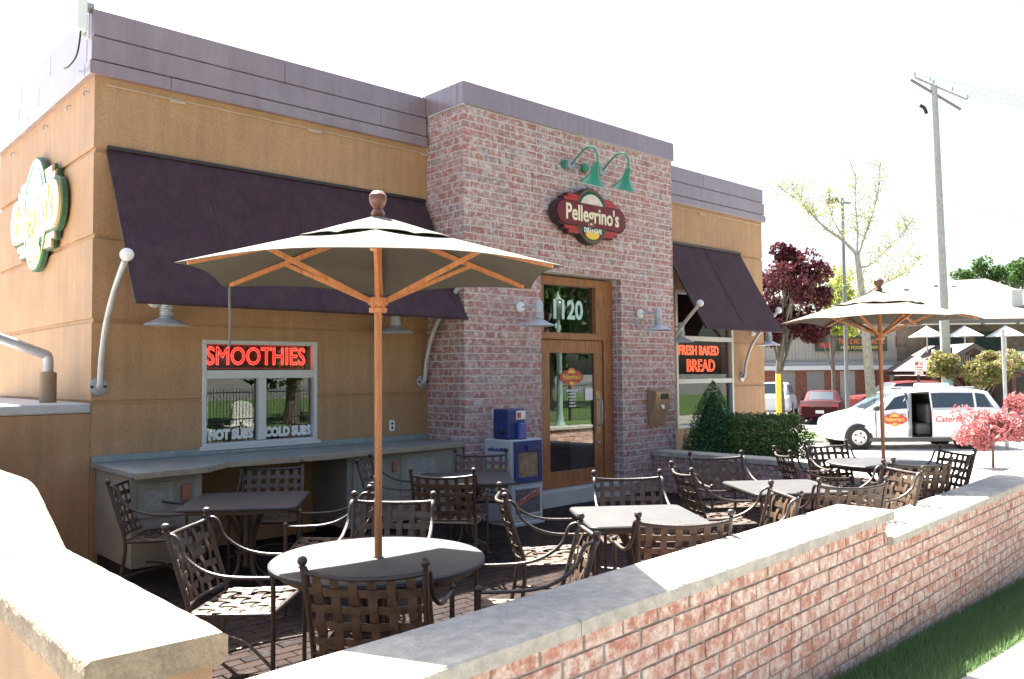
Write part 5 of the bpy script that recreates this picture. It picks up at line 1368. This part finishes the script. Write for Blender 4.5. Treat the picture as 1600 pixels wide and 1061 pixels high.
# terrace umbrellas
for k, (px, lab) in enumerate(((1448, 'leftmost white terrace umbrella left of the utility pole'), (1507, 'white terrace umbrella just right of the utility pole'), (1571, 'rightmost white terrace umbrella above the blooming bush'))):
    t = street_thing('terrace_umbrella', lab, 'umbrella', px, 47.5, 1.97, 'white umbrellas on the far terrace')
    q = MB(); q.lathe([(1.02, 1.70), (1.0, 1.73), (.5, 2.02), (.05, 2.3), (.01, 2.34)], 8, caps=False); q.build('canopy', white, t)
    q = MB(); q.tube([(0, 0, 0), (0, 0, 2.3)], .04, 8); q.build('pole', white, t)

# utility pole
t = street_thing('utility_pole', 'tall weathered wooden utility pole with crossarms behind the van', 'utility pole', 1478, 33.5)
q = MB(); q.tube([(0, 0, 0), (-.06, 0, 5), (-.2, 0, 13.9)], [.20, .175, .13], 14); q.build('pole', polewood, t, True)
q = MB(); q.tube([(-1.25, -.2, 14.1), (1.0, .25, 13.0)], .06, 6); q.build('crossarm', M('arm_wood', (.22, .17, .15), .9), t)
q = MB(); q.tube([(-.85, .25, 14.35), (1.05, -.2, 13.25)], .05, 6); q.build('crossarm', polewood, t)
for x, y, z in ((-.85, .25, 14.35), (-.3, .1, 14.1), (.5, -.1, 13.6), (1.05, -.2, 13.25), (-.2, 0, 13.95)):
    q = MB(); q.lathe([(.03, 0), (.05, .05), (.03, .1), (.05, .14), (.02, .2)], 8, (x, y, z+.04)); q.build('insulator', grey, t)
q = MB(); q.tube(spline([(-.8, 0, 13.1), (-.62, 0, 13.0), (-.52, 0, 12.75)], 4), .07, 8); q.build('cutout_switch', blackm, t)
for a_, b_ in (((-.85, .25, 14.5), (60, 16, 13)), ((.5, -.1, 13.75), (60, 14, 12.4)), ((1.05, -.2, 13.4), (60, 12, 12)), ((-.1, .1, 9.0), (60, 14, 9.2))):
    A_, B_ = Vector(a_), Vector(b_); q = MB(); q.tube([tuple(A_+(B_-A_)*k/12-Vector((0, 0, 1.6*sin(pi*k/12)))) for k in range(13)], .012, 5); q.build('power_line', grey, t)
q = MB(); q.tube([(.22, -.02, 0), (.17, -.02, 3.2)], .05, 8); q.build('riser_conduit', blackm, t)
q = MB(); q.lathe([(.215, 1.45), (.21, 1.95)], 14, caps=False); q.build('pole_notice', M('notice_blue', (.35, .50, .58), .6), t)
# parking-lot lamp, sign posts
t = street_thing('lot_lamp', 'tall grey parking lot lamp post behind the pale tree', 'street lamp', 1321, 33)
q = MB(); q.tube([(0, 0, 0), (0, 0, 9.2)], [.085, .06], 10); q.build('post', M('post_grey', (.22, .22, .23), .6), t, True)
q = MB(); q.tube([(.35, 0, 9.0), (-.25, 0, 9.05)], .04, 6); q.cbox(-.62, -.2, -.2, .2, 9.0, 9.22, .04); q.build('lamp_head', M('post_grey2', (.12, .11, .12), .6), t)
t = street_thing('parking_sign', 'red and white parking sign on a black post', 'sign', 1433, 28)
q = MB(); q.tube([(.0, 0, 0), (0, 0, 2.3)], .045, 8); q.build('post', blackm, t)
q = MB(); q.cbox(-.145, .145, -.06, -.046, 2.14, 2.60, .004); q.build('plate', white, t)
q = MB()
for (x0_, x1_, z0, z1) in ((-.13, .13, 2.57, 2.585), (-.13, .13, 2.155, 2.17), (-.13, -.118, 2.17, 2.57), (.118, .13, 2.17, 2.57), (-.11, -.02, 2.46, 2.56), (.01, .10, 2.51, 2.54), (.01, .10, 2.47, 2.49), (-.09, .09, 2.37, 2.41), (-.09, .09, 2.29, 2.32), (-.07, .07, 2.21, 2.24)): q.box(x0_, x1_, -.0645, -.061, z0, z1)
q.build('print', signred, t)
t = street_thing('sign_post', 'thin galvanised post in front of the blooming bush', 'post', 1568, 24)
q = MB(); q.tube([(0, 0, 0), (-.02, 0, 3.4)], .05, 10); q.tube([(-.02, 0, 3.4), (-.02, 0, 3.44)], .065, 10); q.build('post', galv, t)
t = street_thing('bollard_post', 'yellow guard post in front of the purple maple trunk', 'post', 1214.5, 29)
q = MB(); q.cbox(-.085, .085, -.05, .05, 0, 2.2, .01); q.build('post', yellowpost, t)
# service wire from the cafe corner
t = thing('service_wire', 'pale overhead wire running from the cafe corner past the purple maple', 'wire', (14.3, 9.5, 3.75))
q = MB(); A_ = Vector((0, 0, 0)); B_ = Vector((14, 6.0, 3.6))
q.tube([tuple(A_+(B_-A_)*k/12-Vector((0, 0, .35*sin(pi*k/12)))) for k in range(13)], .02, 5); q.build('wire', white, t)

# ---- trees across the road
g_ = random.Random(51)
def local_centres(g2, n, px, y, dep, rx, rz, ry, rmin, rmax, base_px, z0=-.53):
    """crown clumps in street axes relative to the tree's foot"""
    r_ = px2(px, dep)-px2(base_px, dep); zc = 1.75+(588-y)/1298.*dep-z0; out = []
    while len(out) < n:
        a, b_, c = g2.uniform(-1, 1), g2.uniform(-1, 1), g2.uniform(-1, 1)
        if a*a+b_*b_+c*c < 1:
            R_, F_ = r_+a*rx, b_*ry; out.append((Rx*R_+Fx*F_, Ry*R_+Fy*F_, zc+c*rz, g2.uniform(rmin, rmax)))
    return out
dep = 32; bx = 1217
cs = local_centres(g_, 46, 1240, 466, dep, 1.3, 1.5, 1.3, .32, .62, bx) + local_centres(g_, 8, 1228, 405, dep, .35, .3, .3, .25, .4, bx) + local_centres(g_, 16, 1272, 525, dep, 1.1, .4, .8, .22, .42, bx) + local_centres(g_, 8, 1212, 520, dep, .6, .5, .8, .3, .5, bx)
tree('purple_maple', 'purple-leaved maple behind the right end of the cafe', 'tree', st(px2(bx, dep), dep), -.53, ([(0, 0, 0), (.02, 0, 1.2), (.0, .05, 2.3), (.1, 0, 3.2)], (.17, .10)),
     limbs_to(g_, cs[::2], [(.0, .04, 2.0), (.02, .03, 2.4), (.08, 0, 3.0)], 24, .055, .015), cs, 19000, .15, leaf_maple, bark, 52, asp=.75)
dep = 42; bx = 1300
cs = local_centres(g_, 16, 1296, 458, dep, 1.5, 1.0, 1.2, .35, .7, bx)+local_centres(g_, 5, 1312, 520, dep, .9, .4, .8, .2, .4, bx)
tree('lime_tree', 'yellow-green young tree between the purple maple and the lamp post', 'tree', st(px2(bx, dep), dep), -.53, ([(0, 0, 0), (.05, 0, 2), (0, .1, 4)], (.13, .07)),
     limbs_to(g_, cs, [(0, .05, 2.4), (0, .1, 3.6)], 14, .04, .012), cs, 2600, .20, leaf_lime, bark, 53)
# tall pale tree: forked trunk, long thin limbs, sparse spring leaves
dep = 30; bx = 1362; foot = st(px2(bx, dep), dep)
t = thing('pale_tree', 'tall sparse tree with pale spring leaves behind the far umbrella', 'tree', (foot[0], foot[1], -.53))
k_ = dep/1298.
def tp(px, y, f=0.): R_ = (px-bx)*k_; return (Rx*R_+Fx*f, Ry*R_+Fy*f, 1.75+(588-y)*k_+.53)
q = MB(); q.tube(spline([tp(1362, 690), tp(1357, 600), tp(1352, 520), tp(1346, 450), tp(1342, 405)], 4), [.19-.10*i/16 for i in range(17)], 12); q.build('trunk', barkpale, t, True)
arms = [([(1342, 405), (1325, 380), (1300, 355), (1270, 315), (1240, 285)], .10), ([(1343, 410), (1350, 385), (1362, 350), (1372, 310), (1375, 270)], .07), ([(1342, 405), (1338, 370), (1330, 330), (1325, 290)], .06),
        ([(1344, 425), (1365, 420), (1395, 395), (1425, 370), (1440, 350)], .075), ([(1344, 430), (1355, 440), (1365, 470)], .05), ([(1318, 373), (1310, 340), (1312, 300)], .045), ([(1290, 340), (1275, 345), (1255, 330), (1235, 300)], .04), ([(1350, 470), (1385, 450), (1420, 435), (1450, 410)], .06)]
q = MB(); lp_ = []
g_ = random.Random(54)
for pth, r_ in arms:
    f1 = g_.uniform(-1.5, 1.5); n = len(pth); P3 = [tp(x, y, f1*i/(n-1)) for i, (x, y) in enumerate(pth)]; sp = spline(P3, 4)
    q.tube(sp, [r_*.7*(1-.85*i/(len(sp)-1)) for i in range(len(sp))], 6)
    for i, p in enumerate(sp):
        if i < 4: continue
        for w_ in range(5):
            e = Vector(p)+Vector((g_.gauss(0, .5), g_.gauss(0, .5), abs(g_.gauss(.35, .4)))); q.tube([tuple(p), tuple((Vector(p)+e)/2+Vector((0, 0, .05))), tuple(e)], [.012, .009, .004], 4)
            for l in range(7):
                m_ = g_.random(); lp_.append(tuple(Vector(p)*(1-m_)+e*m_+Vector((g_.gauss(0, .1), g_.gauss(0, .1), g_.gauss(0, .1)))))
q.build('limbs', barkpale, t, True)
b = MB(); leafquads(b, lp_, .085, g_, .7); b.build('crown', leaf_pale, t)
# flowering bush beside the restaurant
dep = 33; bx = 1520; g_ = random.Random(55)
cs = local_centres(g_, 34, 1520, 585, dep, 1.75, .75, 1.2, .25, .45, bx)+local_centres(g_, 8, 1465, 575, dep, .55, .35, .6, .2, .35, bx)
tree('flowering_bush', 'large pale green bush with pinkish blossom behind the van', 'bush', st(px2(bx, dep), dep), -.53, ([(0, 0, 0), (.1, 0, .7), (.05, 0, 1.3)], (.10, .06)),
     limbs_to(g_, cs, [(.05, 0, .5), (.05, 0, 1.0), (0, 0, .2)], 16, .04, .012), cs, 9000, .13, leaf_bush, bark, 56)
# trees beyond the restaurant roof
for k, (px, lab) in enumerate(((1535, 'green treetop above the restaurant roof, left of two'), (1590, 'green treetop above the restaurant roof at the right edge'))):
    g_ = random.Random(60+k); cs = local_centres(g_, 14, px, 438, 80, 2.6, 1.1, 2, .6, 1.1, px)
    tree('roadside_tree', lab, 'tree', st(px2(px, 80), 80), -.53, ([(0, 0, 0), (0, 0, 5), (.1, 0, 9)], (.3, .15)), limbs_to(g_, cs, [(0, 0, 8)], 8, .1, .03), cs, 1800, .4, leaf_far, bark, 62+k, 'trees beyond the restaurant')

# ================================================================== SEEN IN THE WINDOW GLASS (street behind the photographer)
lampx, lampy = 19.6, -3.1
t = thing('ornate_lamp', 'green ornate street lamp reflected in the glass door', 'street lamp', (lampx, lampy, zg(lampx)))
q = MB(); q.lathe([(.30, 0), (.30, .25), (.24, .3), (.20, .5), (.22, .6), (.13, .75), (.10, 1.0), (.085, 3.2), (.12, 3.25), (.07, 3.35), (.06, 4.1), (.10, 4.2)], 16); q.build('post', verdigris, t, True)
for s_ in (-1, 1):
    q = MB(); q.tube(spline([(0, 0, 3.4), (s_*.25, -s_*.2, 3.6), (s_*.45, -s_*.35, 3.9), (s_*.55, -s_*.42, 3.75)], 6), .03, 8); q.build('scroll_arm', verdigris, t, True)
q = MB(); q.ball((0, 0, 4.45), .26, 16, sz=1.2); q.build('globe', M('globe_glass', (.16, .19, .17), .3), t, True)
q = MB(); q.lathe([(.16, 4.72), (.05, 4.85), (.02, 5.0)], 12); q.build('cap', verdigris, t, True)
fe = thing('iron_fence', 'black iron fence reflected in the smoothies window', 'fence', (2, -11.5, 0))
q = MB(); q.box(0, 36, -.02, .02, 1.15, 1.19); q.box(0, 36, -.02, .02, .2, .24); q.build('rail', blackm, fe)
q = MB()
for k in range(300): q.box(k*.12, k*.12+.018, -.009, .009, -.5, 1.32)
tag(q.build('pickets', blackm, fe), kind='stuff')
for k in range(13):
    q = MB(); q.box(k*3-.04, k*3+.04, -.04, .04, -.5, 1.45); q.build('post', blackm, fe)
for k, (x, y, w, h, lab) in enumerate(((9.5, -14, .8, 1.1, 'broad pale stone monument reflected left in the smoothies window'), (12.8, -14.5, .55, 1.7, 'tall pale stone monument reflected right in the smoothies window'), (15.2, -16, .9, 1.0, 'low pale stone monument behind the iron fence'), (21, -15, .6, 1.4, 'slim pale stone monument far along the iron fence'))):
    t = thing('stone_monument', lab, 'monument', (x, y, zg(x)), 0, 'pale stones on the lawn behind the photographer')
    q = MB(); q.cbox(-w*.7, w*.7, -.35, .35, 0, .28, .02); q.build('plinth', stone_pale, t)
    q = MB(); q.prism_y([(-w/2, .28), (w/2, .28), (w/2, .28+h*.7)]+[(w/2*cos(a), .28+h*.7+h*.3*sin(a)) for a in [pi*i/8 for i in range(1, 8)]]+[(-w/2, .28+h*.7)], -.12, .12); q.build('headstone', stone_pale, t)
for k, (x, y, s_, lab) in enumerate(((3, -20, 1.9, 'dark tree reflected at the left of the smoothies window'), (11, -23, 2.1, 'dark tree reflected in the middle of the smoothies window'), (19, -19, 1.8, 'dark tree reflected behind the fence'), (28, -18, 1.9, 'tree reflected in the glass door'), (37, -21, 2.0, 'tree reflected in the right window'), (46, -24, 2.0, 'far tree reflected in the right window'))):
    g_ = random.Random(80+k); cs = ell_centres(g_, 34, (0, 0, 4.4*s_), 2.9*s_, 2.9*s_, 3.1*s_, .9, 1.9)
    tree('lawn_tree', lab, 'tree', (x, y), zg(x), ([(0, 0, 0), (.1, .1, 1.0*s_), (0, 0, 2.6*s_)], (.22*s_, .14*s_)), limbs_to(g_, cs, [(0, 0, 2.0*s_), (0, 0, 2.6*s_)], 10, .12, .03), cs, 7500, .5, leaf_street, bark, 90+k, 'trees on the lawn behind the photographer')
